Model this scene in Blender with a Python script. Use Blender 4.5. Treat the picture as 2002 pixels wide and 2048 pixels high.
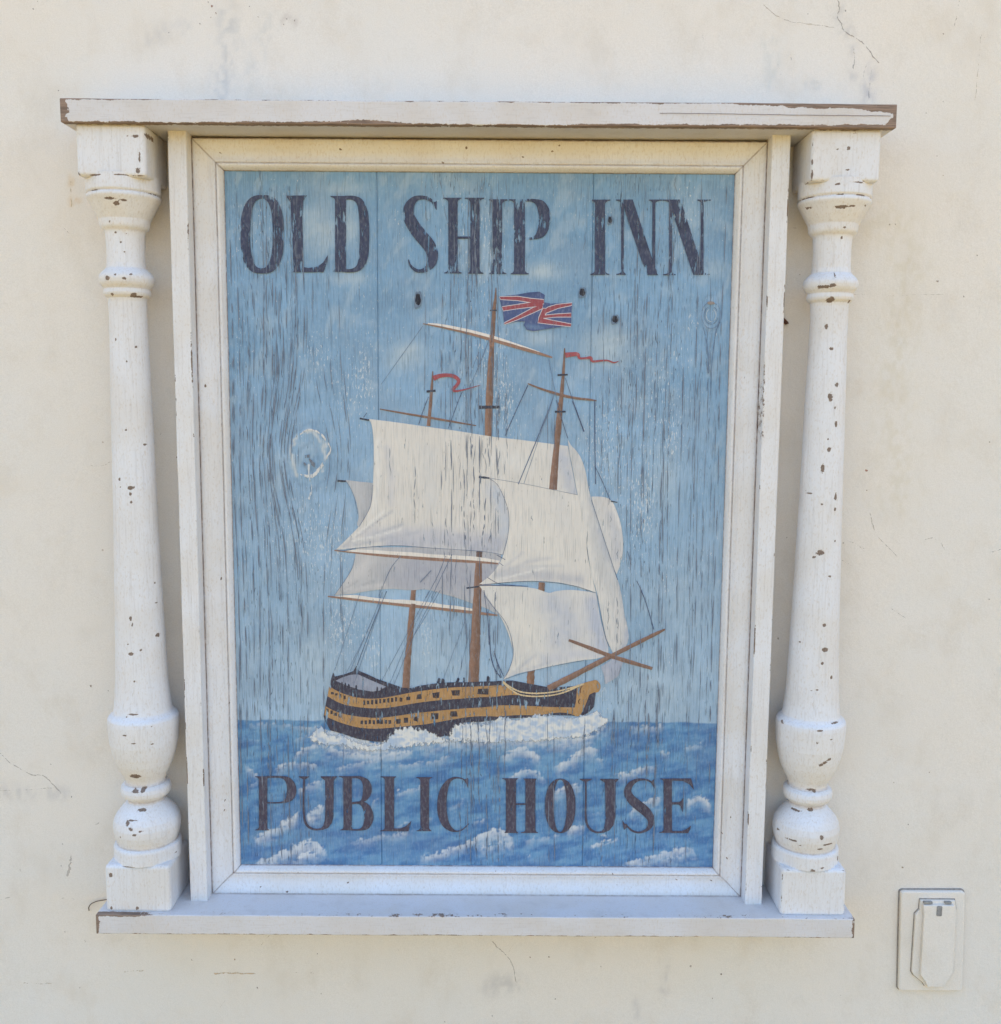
import bpy, math
import numpy as np
from mathutils import Matrix, Vector
from mathutils.geometry import delaunay_2d_cdt

# ------------------------------------------------------------------ scene, camera, light
for o in list(bpy.data.objects): bpy.data.objects.remove(o)
SC = bpy.context.scene
COL = SC.collection
MM = 0.001

cam_d = bpy.data.cameras.new("camera"); cam = bpy.data.objects.new("camera", cam_d); COL.objects.link(cam)
cam_d.sensor_fit = 'HORIZONTAL'; cam_d.sensor_width = 36.0; cam_d.lens = 36.0 * 2000.0 / 2002.0
cam_d.clip_start = 0.01; cam_d.clip_end = 500
R_right = Vector((0.99997792, -0.00111415, 0.00655157))
R_fwd = Vector((0.00185254, 0.99350161, -0.11380301))
R_up = Vector((-0.0063822, 0.11381263, 0.99348173))
m = Matrix.Identity(4)
for i in range(3):
    m[i][0] = R_right[i]; m[i][1] = R_up[i]; m[i][2] = -R_fwd[i]
m[0][3], m[1][3], m[2][3] = 0.0223797, -1.1120779, 0.1483741
cam.matrix_world = m
SC.camera = cam
SC.cycles.max_bounces = 9; SC.cycles.diffuse_bounces = 7; SC.cycles.transparent_max_bounces = 16

SUN_EL, SUN_AZ = math.radians(52), math.radians(12)      # the sun stands behind the wall: its face is in open shade
w = bpy.data.worlds.new("World"); SC.world = w; w.use_nodes = True
wn = w.node_tree; bg = wn.nodes["Background"]
sky = wn.nodes.new("ShaderNodeTexSky"); sky.sky_type = 'NISHITA'; sky.sun_disc = False
sky.sun_elevation = SUN_EL; sky.sun_rotation = SUN_AZ; sky.dust_density = 3.45; sky.air_density = 1.25; sky.ozone_density = 0.08
wn.links.new(sky.outputs[0], bg.inputs[0]); bg.inputs[1].default_value = 0.15
sd = bpy.data.lights.new("sun", 'SUN'); sd.energy = 2.0; sd.angle = math.radians(0.6); sd.color = (1.0, 0.95, 0.88)
sun = bpy.data.objects.new("sun", sd); COL.objects.link(sun)
to_sun = Vector((math.sin(SUN_AZ) * math.cos(SUN_EL), math.cos(SUN_AZ) * math.cos(SUN_EL), math.sin(SUN_EL)))
sun.rotation_euler = to_sun.to_track_quat('Z', 'Y').to_euler(); sun.location = (0, 3, 5)
vs = SC.view_settings; vs.view_transform = 'Standard'; vs.look = 'None'; vs.exposure = 1.63; vs.gamma = 1.0; vs.use_curve_mapping = False

# ------------------------------------------------------------------ helpers
rng = np.random.RandomState(7)
_T = rng.rand(256, 256)
def vnoise(x, y, seed=0):
    x = np.asarray(x, float) + seed * 17.31; y = np.asarray(y, float) + seed * 9.77
    xi = np.floor(x).astype(int); yi = np.floor(y).astype(int)
    fx = x - xi; fy = y - yi
    fx = fx * fx * (3 - 2 * fx); fy = fy * fy * (3 - 2 * fy)
    a = _T[xi & 255, yi & 255]; b = _T[(xi + 1) & 255, yi & 255]
    c = _T[xi & 255, (yi + 1) & 255]; d = _T[(xi + 1) & 255, (yi + 1) & 255]
    return (a * (1 - fx) + b * fx) * (1 - fy) + (c * (1 - fx) + d * fx) * fy
def fbm(x, y, seed=0, oct=4):
    s = 0; a = 0.5; t = 0
    for k in range(oct):
        s = s + a * vnoise(x * 2 ** k, y * 2 ** k, seed + k * 3); t += a; a *= 0.5
    return s / t
def sm(e0, e1, v):
    t = np.clip((np.asarray(v, float) - e0) / (e1 - e0), 0, 1); return t * t * (3 - 2 * t)
def lin(c):
    c = np.asarray(c, float) / 255.0
    return np.where(c <= 0.04045, c / 12.92, ((c + 0.055) / 1.055) ** 2.4)
def link(o, parent=None):
    COL.objects.link(o)
    if parent is not None:
        o.parent = parent
        o.matrix_parent_inverse = Matrix.Translation(-world_loc(parent))
    return o
def world_loc(o):
    return Vector(o['_w']) if '_w' in o else Vector((0, 0, 0))
def empty(name, loc, parent=None):
    o = bpy.data.objects.new(name, None); o.empty_display_size = 0.02
    o.location = Vector(loc); o['_w'] = list(loc)
    return link(o, parent)
def set_attr(me, name, vals, kind='FLOAT'):
    a = me.attributes.new(name, kind, 'POINT')
    if kind == 'FLOAT': a.data.foreach_set('value', np.asarray(vals, np.float32).ravel())
    else: a.data.foreach_set('color', np.asarray(vals, np.float32).ravel())
def mesh_np(name, V, F, mat, parent=None, smooth=False, cols=None, **attrs):
    """V (n,3) in mm, F (m,k) faces of equal size (or a list of arrays)."""
    V = np.asarray(V, np.float64) * MM
    Fs = F if isinstance(F, list) else [F]
    me = bpy.data.meshes.new(name)
    me.vertices.add(len(V)); me.vertices.foreach_set('co', V.astype(np.float32).ravel())
    loops = np.concatenate([np.asarray(f, np.int32).ravel() for f in Fs])
    sizes = np.concatenate([np.full(len(f), np.asarray(f).shape[1], np.int32) for f in Fs])
    me.loops.add(len(loops)); me.loops.foreach_set('vertex_index', loops)
    me.polygons.add(len(sizes))
    me.polygons.foreach_set('loop_start', np.concatenate([[0], np.cumsum(sizes)[:-1]]).astype(np.int32))
    try: me.polygons.foreach_set('loop_total', sizes)
    except Exception: pass
    me.polygons.foreach_set('use_smooth', np.full(len(sizes), smooth))
    me.update(calc_edges=True); me.validate()
    if cols is not None: set_attr(me, 'Col', cols, 'FLOAT_COLOR')
    for k, v in attrs.items(): set_attr(me, k, v)
    if mat: me.materials.append(mat)
    o = bpy.data.objects.new(name, me)
    return link(o, parent)
def grid_faces(nu, nv, wrap=False):
    i = np.arange(nu if wrap else nu - 1)[:, None]; j = np.arange(nv - 1)[None, :]
    a = i * nv + j; b = ((i + 1) % nu) * nv + j
    return np.stack([a, b, b + 1, a + 1], -1).reshape(-1, 4)
def tag(o, label=None, cat=None, kind=None, group=None):
    if label: o['label'] = label
    if cat: o['category'] = cat
    if kind: o['kind'] = kind
    if group: o['group'] = group
    return o

# points measured on the photograph, brought onto the plane of the boards (y=-20) or of the wall (y=0), in millimetres
H_BOARD = np.array([[0.5188617067594486, 0.0021014105607805493, -498.4812783319427], [0.0033209649846024946, -0.523526322501327, 554.7446965711946], [-5.293712121234969e-07, -5.4076427305989714e-05, 1.0]])
H_WALL = np.array([[0.5283642076793562, 0.002162058759348765, -508.020177258957], [0.003383222618573106, -0.5329670920172692, 562.1868504776326], [-5.293711620548445e-07, -5.407642726383033e-05, 1.0]])
def hom(H, p):
    p = np.atleast_2d(np.asarray(p, float)); q = np.c_[p[:, :2], np.ones(len(p))] @ H.T
    return q[:, :2] / q[:, 2:]
def board(p): return hom(H_BOARD, p)
def onwall(p): return hom(H_WALL, p)
ZR = {1: (430, 320, 3.4618), 2: (940, 320, 3.4618), 3: (600, 770, 3.808), 4: (920, 800, 3.808), 5: (600, 1180, 4.76),
      6: (960, 1180, 4.327), 7: (450, 1420, 3.592), 8: (940, 1420, 3.592),
      'w4': (1400, 0, 3.163), 'w5': (0, 1400, 3.006), 'w6': (0, 0, 3.173), 'w7': (1680, 200, 1.624), 'w8': (200, 1800, 1.587),
      'a': (100, 170, 3.808), 'b': (1400, 170, 3.808), 'c': (150, 1400, 3.808), 'd': (1400, 1400, 3.247),
      'l': (180, 600, 2.376), 'r': (1400, 600, 2.376)}
def Z(k, pts):
    ox, oy, s = ZR[k]; p = np.atleast_2d(np.asarray(pts, float)).copy()
    p[:, 0] = ox + p[:, 0] / s; p[:, 1] = oy + p[:, 1] / s
    if p.shape[1] > 2: p[:, 2] /= s
    return p
def smooth_curve(p, n=8, closed=False):
    p = np.asarray(p, float); N = len(p); out = []
    for i in range(N if closed else N - 1):
        g = (lambda k: p[k % N]) if closed else (lambda k: p[min(max(k, 0), N - 1)])
        p0, p1, p2, p3 = g(i - 1), g(i), g(i + 1), g(i + 2)
        for t in np.arange(n) / n:
            out.append(0.5 * (2 * p1 + (p2 - p0) * t + (2 * p0 - 5 * p1 + 4 * p2 - p3) * t * t + (3 * p1 - p0 - 3 * p2 + p3) * t ** 3))
    if not closed: out.append(p[-1])
    return np.array(out)
def ribbon(p, wid=None, n=6, jit=0.0):
    """outline of a stroke along p (x,y[,w]) in the units of p"""
    p = np.asarray(p, float)
    if p.shape[1] == 2: p = np.c_[p, np.full(len(p), wid)]
    c = smooth_curve(p, n) if (len(p) > 2 and n > 1) else np.array([p[0] + (p[-1] - p[0]) * t for t in np.linspace(0, 1, 12)]) if len(p) == 2 else p
    d = np.gradient(c[:, :2], axis=0); d /= np.linalg.norm(d, axis=1)[:, None] + 1e-9
    nrm = np.c_[-d[:, 1], d[:, 0]]; wv = np.maximum(c[:, 2:3], 0.3) / 2
    if jit: wv = wv * (1 + jit * (rng.rand(len(c), 1) - .5))
    return np.r_[c[:, :2] + nrm * wv, (c[:, :2] - nrm * wv)[::-1]]
def inpoly(pts, poly):
    x, y = pts[:, 0], pts[:, 1]; c = np.zeros(len(pts), bool); px, py = poly[:, 0], poly[:, 1]; j = len(poly) - 1
    for i in range(len(poly)):
        if py[i] != py[j]:
            k = ((py[i] > y) != (py[j] > y)) & (x < (px[j] - px[i]) * (y - py[i]) / (py[j] - py[i]) + px[i]); c ^= k
        j = i
    return c
def dist_lines(pts, line, closed=False):
    line = np.asarray(line, float)[:, :2]; d = np.full(len(pts), 1e9)
    if closed: line = np.r_[line, line[:1]]
    for a, b in zip(line[:-1], line[1:]):
        ab = b - a; t = np.clip(((pts - a) @ ab) / (ab @ ab + 1e-9), 0, 1)
        d = np.minimum(d, np.linalg.norm(pts - a - t[:, None] * ab, axis=1))
    return d

# ------------------------------------------------------------------ material tools
class NT:
    def __init__(s, name):
        s.mat = bpy.data.materials.new(name); s.mat.use_nodes = True; s.t = s.mat.node_tree; s.n = s.t.nodes
        s.b = s.n["Principled BSDF"]; s.out = s.n["Material Output"]
        s.b.inputs['Roughness'].default_value = 0.7
        try: s.b.inputs['Specular IOR Level'].default_value = 0.3
        except Exception: pass
    def put(s, v, sock):
        if hasattr(v, 'is_output'): s.t.links.new(v, sock)
        elif isinstance(v, (tuple, list, np.ndarray)):
            v = list(v); n = len(sock.default_value)
            sock.default_value = (v + [1.0])[:n] if len(v) < n else v[:n]
        else: sock.default_value = v
    def math(s, op, a, b=0.0, clamp=False):
        n = s.n.new('ShaderNodeMath'); n.operation = op; n.use_clamp = clamp; s.put(a, n.inputs[0]); s.put(b, n.inputs[1]); return n.outputs[0]
    def mapr(s, v, a, b, c=0.0, d=1.0):
        n = s.n.new('ShaderNodeMapRange'); n.interpolation_type = 'SMOOTHSTEP'
        s.put(v, n.inputs[0]); s.put(a, n.inputs[1]); s.put(b, n.inputs[2]); s.put(c, n.inputs[3]); s.put(d, n.inputs[4]); return n.outputs[0]
    def mix(s, f, a, b, mode='MIX'):
        n = s.n.new('ShaderNodeMix'); n.data_type = 'RGBA'; n.blend_type = mode
        s.put(f, n.inputs[0]); s.put(a, n.inputs[6]); s.put(b, n.inputs[7]); return n.outputs[2]
    def pos(s, sx=1, sy=1, sz=1, off=(0, 0, 0)):
        g = s.n.new('ShaderNodeNewGeometry'); mp = s.n.new('ShaderNodeMapping')
        s.t.links.new(g.outputs['Position'], mp.inputs['Vector'])
        mp.inputs['Scale'].default_value = (sx * 1000, sy * 1000, sz * 1000); mp.inputs['Location'].default_value = off   # millimetres
        return mp.outputs[0]
    def noise(s, vec, scale=1.0, detail=3.0, rough=0.5, dist=0.0):
        n = s.n.new('ShaderNodeTexNoise'); s.t.links.new(vec, n.inputs['Vector'])
        n.inputs['Scale'].default_value = scale; n.inputs['Detail'].default_value = detail
        n.inputs['Roughness'].default_value = rough; n.inputs['Distortion'].default_value = dist; return n.outputs[0]
    def attr(s, name, out='Fac'):
        n = s.n.new('ShaderNodeAttribute'); n.attribute_name = name; return n.outputs[out]
    def bump(s, h, strength=0.3, dist=0.5):
        n = s.n.new('ShaderNodeBump'); s.put(h, n.inputs['Height']); n.inputs['Strength'].default_value = strength
        n.inputs['Distance'].default_value = dist * MM; s.t.links.new(n.outputs[0], s.b.inputs['Normal'])
    def base(s, c): s.put(c, s.b.inputs['Base Color'])
    def alpha(s, a):
        tr = s.n.new('ShaderNodeBsdfTransparent'); mx = s.n.new('ShaderNodeMixShader')
        s.put(a, mx.inputs[0]); s.t.links.new(tr.outputs[0], mx.inputs[1]); s.t.links.new(s.b.outputs[0], mx.inputs[2])
        s.t.links.new(mx.outputs[0], s.out.inputs[0])

# painted boards: pigment from the Col attribute, worn along the wood grain
def painted_material(name, layer):
    t = NT(name); t.b.inputs['Roughness'].default_value = 0.62
    col = t.attr('Col', 'Color'); wear = t.attr('wear')
    g1 = t.noise(t.pos(1.1, 0, 0.03), 1, 3, 0.6)
    g2 = t.noise(t.pos(0.40, 0, 0.16, (31, 0, 7)), 1, 3, 0.6)
    col = t.mix(t.mapr(g1, 0.50, 0.68, 0, 0.29), col, lin((78, 94, 112)))
    col = t.mix(t.mapr(g2, 0.45, 0.70, 0, 0.12), col, lin((196, 208, 218)))
    # long thin splits in the grain
    sx = t.pos(0.11, 0, 0.0035, (5, 0, 2)); n1 = t.noise(sx, 1, 3, 0.62, 0.25)
    band = t.math('ABSOLUTE', t.math('SUBTRACT', t.math('FRACT', t.math('MULTIPLY', n1, 17.0)), 0.5))
    brk = t.noise(t.pos(0.4, 0, 0.016, (9, 0, 1)), 1, 3, 0.6)
    zone = t.attr('zone')
    crack = t.math('MULTIPLY', t.mapr(band, 0.085, 0.02), t.math('MULTIPLY', t.mapr(brk, 0.40, 0.54), zone), True)
    col = t.mix(t.math('MULTIPLY', crack, 0.75), col, lin((66, 76, 92)))
    # flakes where the blue has gone and the pale undercoat shows
    fl = t.noise(t.pos(0.62, 0, 0.15, (50, 0, 3)), 1, 4, 0.72)
    flk = t.attr('fleck')
    fm = t.mapr(t.math('ADD', fl, t.math('MULTIPLY', flk, 0.15)), 0.695, 0.74)
    if not layer:
        col = t.mix(t.math('MULTIPLY', fm, 0.85), col, lin((205, 212, 216)))
    t.base(col)
    h = g1 if layer else t.math('ADD', t.math('MULTIPLY', g1, 0.8), t.math('MULTIPLY', crack, -1.5))
    t.bump(h, 0.5, 0.5)
    if layer:
        # dry brush edges and worn-through spots
        al = t.attr('Col', 'Alpha')
        rag = t.noise(t.pos(0.30, 0, 0.22, (70, 0, 11)), 1, 2.5, 0.55)
        a = t.mapr(t.math('ADD', al, t.math('MULTIPLY', t.math('SUBTRACT', rag, 0.5), 1.25)), 0.34, 0.64)
        wn1 = t.noise(t.pos(0.34, 0, 0.055, (20, 0, 40)), 1, 4, 0.62)
        hole = t.mapr(t.math('ADD', wn1, t.math('MULTIPLY', wear, 0.36)), 0.71, 0.77)
        t.alpha(t.math('MULTIPLY', a, t.math('SUBTRACT', 1.0, t.math('MULTIPLY', hole, t.math('MINIMUM', 1.0, t.math('MULTIPLY', wear, 4.0))))))
    return t.mat
M_BOARD = painted_material('painted_boards', False)
M_PAINT = painted_material('sign_paint', True)

def chippy_material(name, shelf=False, paint=(223, 225, 230), wood=(136, 122, 112)):
    t = NT(name); t.b.inputs['Roughness'].default_value = 0.6
    edge = t.attr('edge'); chip = t.attr('chip'); dirt = t.attr('dirt')
    n1 = t.noise(t.pos(0.16, 0.16, 0.16), 1, 6, 0.62); n2 = t.noise(t.pos(0.55, 0.55, 0.25, (8, 1, 3)), 1, 4, 0.6)
    n3 = t.noise(t.pos(0.02, 0.02, 0.02, (2, 4, 1)), 1, 3, 0.5); n4 = t.noise(t.pos(0.5, 0.5, 0.5, (1, 7, 3)), 1, 3, 0.6)
    p = t.mix(t.mapr(n3, 0.35, 0.7, 0, 1), lin(paint), lin((paint[0] - 4, paint[1] - 7, paint[2] - 12)))
    p = t.mix(t.mapr(n2, 0.50, 0.75, 0, 0.55), p, lin((198, 188, 176)))
    n6 = t.noise(t.pos(0.9, 0.9, 0.5, (5, 2, 9)), 1, 3, 0.7); n7 = t.noise(t.pos(0.035, 0.035, 0.03, (15, 4, 21)), 1, 3, 0.6)
    p = t.mix(t.math('MULTIPLY', t.mapr(n6, 0.62, 0.74, 0, 0.40), t.mapr(n7, 0.42, 0.62)), p, lin((158, 138, 122)))
    p = t.mix(t.mapr(t.noise(t.pos(0.05, 0.05, 0.6, (1, 1, 5)) if shelf else t.pos(0.5, 0.5, 0.02, (1, 1, 5)), 1, 3, 0.6), 0.5, 0.72, 0, 0.30), p, lin((186, 182, 182)))
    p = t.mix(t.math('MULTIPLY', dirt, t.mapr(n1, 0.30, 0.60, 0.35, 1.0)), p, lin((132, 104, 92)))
    wd = t.mix(t.mapr(t.noise(t.pos(0.05, 0.3, 0.9, (3, 1, 5)), 1, 3, .6) if shelf else n2, 0.35, 0.7), lin(wood), lin((112, 96, 86)))
    s = t.math('ADD', t.math('ADD', t.math('MULTIPLY', edge, 0.62), chip), t.math('MULTIPLY', t.math('SUBTRACT', n1, 0.5), 0.95))
    s = t.math('ADD', s, t.math('MULTIPLY', t.math('SUBTRACT', n4, 0.5), 0.62))
    bare = t.mapr(s, 0.50, 0.56)
    ring = t.mapr(s, 0.38, 0.50, 0, 0.35)
    p = t.mix(ring, p, lin((206, 200, 196)))
    t.base(t.mix(bare, p, wd))
    h = t.math('ADD', t.math('MULTIPLY', bare, -1.0), t.math('ADD', t.math('MULTIPLY', n2, 0.5), t.math('MULTIPLY', n1, 0.6)))
    t.bump(h, 0.55, 0.6)
    return t.mat
M_FRAME = chippy_material('distressed_white_paint')
M_SHELF = chippy_material('distressed_shelf_paint', True, (212, 212, 216), (148, 128, 114))

def wall_material(name, spots=True):
    t = NT(name); t.b.inputs['Roughness'].default_value = 0.85
    n1 = t.noise(t.pos(0.004, 0.004, 0.004, (3, 0, 8)), 1, 4, 0.55); n2 = t.noise(t.pos(0.02, 0.02, 0.014, (7, 1, 2)), 1, 5, 0.6)
    n3 = t.noise(t.pos(0.28, 0.28, 0.22, (4, 4, 1)), 1, 3, 0.6); n4 = t.noise(t.pos(0.075, 0.075, 0.05, (40, 4, 1)), 1, 5, 0.7)
    c = t.mix(t.mapr(n1, 0.35, 0.65), lin((227, 222, 215)), lin((225, 222, 217)))
    c = t.mix(t.mapr(n2, 0.48, 0.72, 0, 0.75), c, lin((218, 212, 203)))
    c = t.mix(t.mapr(n3, 0.58, 0.78, 0, 0.22), c, lin((204, 198, 186)))
    c = t.mix(t.mapr(n4, 0.70, 0.76, 0, 0.20), c, lin((176, 170, 168)))
    c = t.mix(t.mapr(t.noise(t.pos(0.11, 0.11, 0.08, (12, 0, 70)), 1, 5, 0.72), 0.745, 0.775, 0, 0.55), c, lin((150, 138, 128)))
    ng = t.noise(t.pos(0.85, 0.85, 0.85, (6, 2, 8)), 1, 2, 0.6)
    c = t.mix(t.mapr(ng, 0.42, 0.70, 0, 0.16), c, lin((186, 180, 170))); c = t.mix(t.mapr(ng, 0.42, 0.28, 0, 0.22), c, lin((242, 240, 234)))
    st = t.attr('Col', 'Color'); c = t.mix(t.attr('Col', 'Alpha'), c, st)
    t.base(c)
    n5 = t.noise(t.pos(0.09, 0.09, 0.09, (3, 3, 3)), 1, 3, 0.5)
    n8 = t.noise(t.pos(0.045, 0.045, 0.055, (3, 9, 3)), 1, 3, 0.55, 0.4)
    t.bump(t.math('ADD', t.math('ADD', t.math('MULTIPLY', n3, 0.9), t.math('MULTIPLY', n8, 1.2)), t.math('MULTIPLY', n5, 1.0)), 0.42, 1.0)
    return t.mat
M_WALL = wall_material('cream_render')

def mark_material():
    t = NT('wall_mark'); t.b.inputs['Roughness'].default_value = 0.9
    t.base(t.attr('Col', 'Color'))
    n = t.noise(t.pos(0.35, 0.35, 0.35), 1, 4, 0.65)
    t.alpha(t.math('MULTIPLY', t.mapr(t.math('ADD', t.attr('Col', 'Alpha'), t.math('SUBTRACT', n, 0.5)), 0.40, 0.62), 0.85))
    return t.mat
M_MARK = mark_material()
def plain(name, c, rough=0.7, metal=0.0):
    t = NT(name); n = t.noise(t.pos(0.3, 0.3, 0.3), 1, 4, 0.6)
    t.base(t.mix(t.mapr(n, 0.35, 0.7, 0, 0.6), lin(c), lin(np.array(c) * 0.72))); t.b.inputs['Roughness'].default_value = rough
    t.b.inputs['Metallic'].default_value = metal; t.bump(n, 0.3, 0.3); return t.mat
M_DARK = plain('dark_hollow', (34, 30, 32), 0.9)
M_RUST = plain('rusty_iron', (92, 62, 48), 0.8)
M_WIRE = plain('dull_wire', (110, 98, 90), 0.5, 0.4)

# ------------------------------------------------------------------ setting: ground and wall
def ground_material():
    t = NT('sunlit_paving'); n = t.noise(t.pos(0.004, 0.004, 0.004), 1, 5, 0.6)
    t.base(t.mix(n, lin((174, 145, 83)), lin((161, 135, 78)))); t.b.inputs['Roughness'].default_value = 0.9; return t.mat
GZ = -1500.0
g = mesh_np('ground', [(-150000, -250000, GZ), (150000, -250000, GZ), (150000, 60000, GZ), (-150000, 60000, GZ)], np.array([[0, 1, 2, 3]]), ground_material())
tag(g, kind='structure')

def wall_y(x, z): return (fbm(x / 70.0, z / 70.0, 5, 3) - 0.5) * 2.2 + (fbm(x / 260.0, z / 260.0, 8, 2) - 0.5) * 3.0
def axis(lo, hi, step, outer):
    a = np.arange(lo, hi + step / 2, step); return np.r_[-np.array(outer[0])[::-1] if False else np.array(outer[0]), a, np.array(outer[1])]
WX = axis(-640, 700, 3.0, ([-3500, -2500, -1500, -900], [900, 1500, 2500, 3500]))
WZ = axis(-680, 640, 3.0, ([-1500, -1200, -900], [900, 1500, 2100]))
XX, ZZ = np.meshgrid(WX, WZ, indexing='ij'); xx, zz = XX.ravel(), ZZ.ravel()
wy = wall_y(xx, zz)
wcol = np.zeros((len(xx), 4)); wcol[:, :3] = lin((200, 196, 190)); P2 = np.c_[xx, zz]
def smear(k, pts, r, c, a, sd=1):
    q = onwall(Z(k, pts)); d = dist_lines(P2, q if len(q) > 1 else np.r_[q, q + .1])
    rr = r / ZR[k][2] * 0.55
    msk = np.exp(-(d / rr) ** 2) * a * (.15 + sm(0.36, 0.70, fbm(xx / 5, zz / 9, sd, 4))) * .62
    k2 = msk > wcol[:, 3]; wcol[k2, :3] = lin(c); wcol[:, 3] = np.maximum(wcol[:, 3], msk)
smear('w6', [(1440, 90), (1460, 300), (1400, 600)], 70, (160, 168, 178), .55, 1)
smear('w6', [(1560, 520), (1640, 350), (1700, 120)], 60, (178, 186, 192), .4, 2)
smear('w6', [(960, 260), (1050, 190), (1180, 160)], 50, (186, 188, 192), .45, 3)
smear('w6', [(1800, 120), (1870, 130)], 35, (160, 148, 146), .5, 4)
smear('w4', [(870, 60), (890, 150), (940, 210)], 40, (150, 150, 156), .6, 5)
smear('w4', [(970, 320), (970, 480)], 32, (158, 162, 172), .6, 6)
smear('w4', [(1075, 440), (1060, 540), (1068, 630)], 36, (146, 152, 172), .65, 7)
smear('w4', [(440, 290), (470, 420), (430, 520)], 60, (186, 194, 196), .5, 8)
smear('w4', [(690, 540), (740, 540)], 30, (160, 172, 180), .5, 9)
smear('w5', [(0, 550), (150, 560), (370, 560)], 50, (178, 176, 178), .5, 10)
smear('w7', [(60, 380), (210, 420), (220, 560), (170, 900), (170, 1050), (190, 1290)], 70, (206, 198, 176), .5, 11)
smear('w7', [(60, 940), (70, 920)], 16, (186, 160, 120), .5, 12)
smear('w8', [(1240, 280), (1260, 260), (1330, 265)], 34, (172, 170, 172), .55, 13)
smear('w8', [(1795, 200), (1790, 290)], 18, (176, 172, 174), .5, 14)
smear('w8', [(1700, 320), (1700, 370)], 16, (178, 174, 176), .5, 15)
smear('a', [(165, 700), (160, 900)], 24, (206, 178, 130), .75, 16)
smear('a', [(200, 880), (225, 890)], 22, (204, 172, 120), .7, 17)
n0 = len(xx)
Vw = np.c_[xx, wy, zz]
nx, nz = len(WX), len(WZ)
F = grid_faces(nx, nz)
back = np.array([(WX[0], 250, WZ[0]), (WX[-1], 250, WZ[0]), (WX[-1], 250, WZ[-1]), (WX[0], 250, WZ[-1])])
c00, c10, c11, c01 = 0, (nx - 1) * nz, (nx - 1) * nz + nz - 1, nz - 1
Fb = np.array([[n0 + 1, n0, n0 + 3, n0 + 2], [c00, c10, n0 + 1, n0], [c10, c11, n0 + 2, n0 + 1], [c11, c01, n0 + 3, n0 + 2], [c01, c00, n0, n0 + 3]])
wall = mesh_np('wall', np.r_[Vw, back], [F, Fb], M_WALL, smooth=True, cols=np.r_[wcol, np.zeros((4, 4))])
tag(wall, kind='structure')

def wall_mark(name, k, pts, wid, c, a=0.6, n=6):
    q = Z(k, [(p[0], p[1], p[2] if len(p) > 2 else wid) for p in pts])
    if len(q) > 2: q = smooth_curve(q, n)
    else: q = np.array([q[0] + (q[-1] - q[0]) * t for t in np.linspace(0, 1, 8)])
    q[:, :2] += (rng.rand(len(q), 2) - .5) * 2.0
    d = np.gradient(q[:, :2], axis=0); d /= np.linalg.norm(d, axis=1)[:, None] + 1e-9
    nr = np.c_[-d[:, 1], d[:, 0]]; wv = q[:, 2:3] * (0.5 + 0.5 * rng.rand(len(q), 1)); wv[0] *= .2; wv[-1] *= .2
    L = onwall(q[:, :2] + nr * wv / 2); Rr = onwall(q[:, :2] - nr * wv / 2); C = onwall(q[:, :2])
    V = np.r_[L, C, Rr]; y = wall_y(V[:, 0], V[:, 1]) - 0.35
    V3 = np.c_[V[:, 0], y, V[:, 1]]; N = len(q); i = np.arange(N - 1)
    Fq = np.r_[np.c_[i, i + 1, N + i + 1, N + i], np.c_[N + i, N + i + 1, 2 * N + i + 1, 2 * N + i]]
    al = a * (0.55 + 0.75 * vnoise(np.arange(N) / 2.5, np.zeros(N) + len(pts), 3))
    cols = np.zeros((3 * N, 4)); cols[:, :3] = lin(np.array(c) * .5 + np.array((220, 213, 204)) * .5) if name == 'hairline_crack' else lin(np.array(c) * .85 + np.array((220, 214, 202)) * .15); cols[:, 3] = np.r_[al * .6, al, al * .6]
    return mesh_np(name, V3, Fq, M_MARK, wall, smooth=True, cols=cols)
GR = (128, 124, 124)
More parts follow.
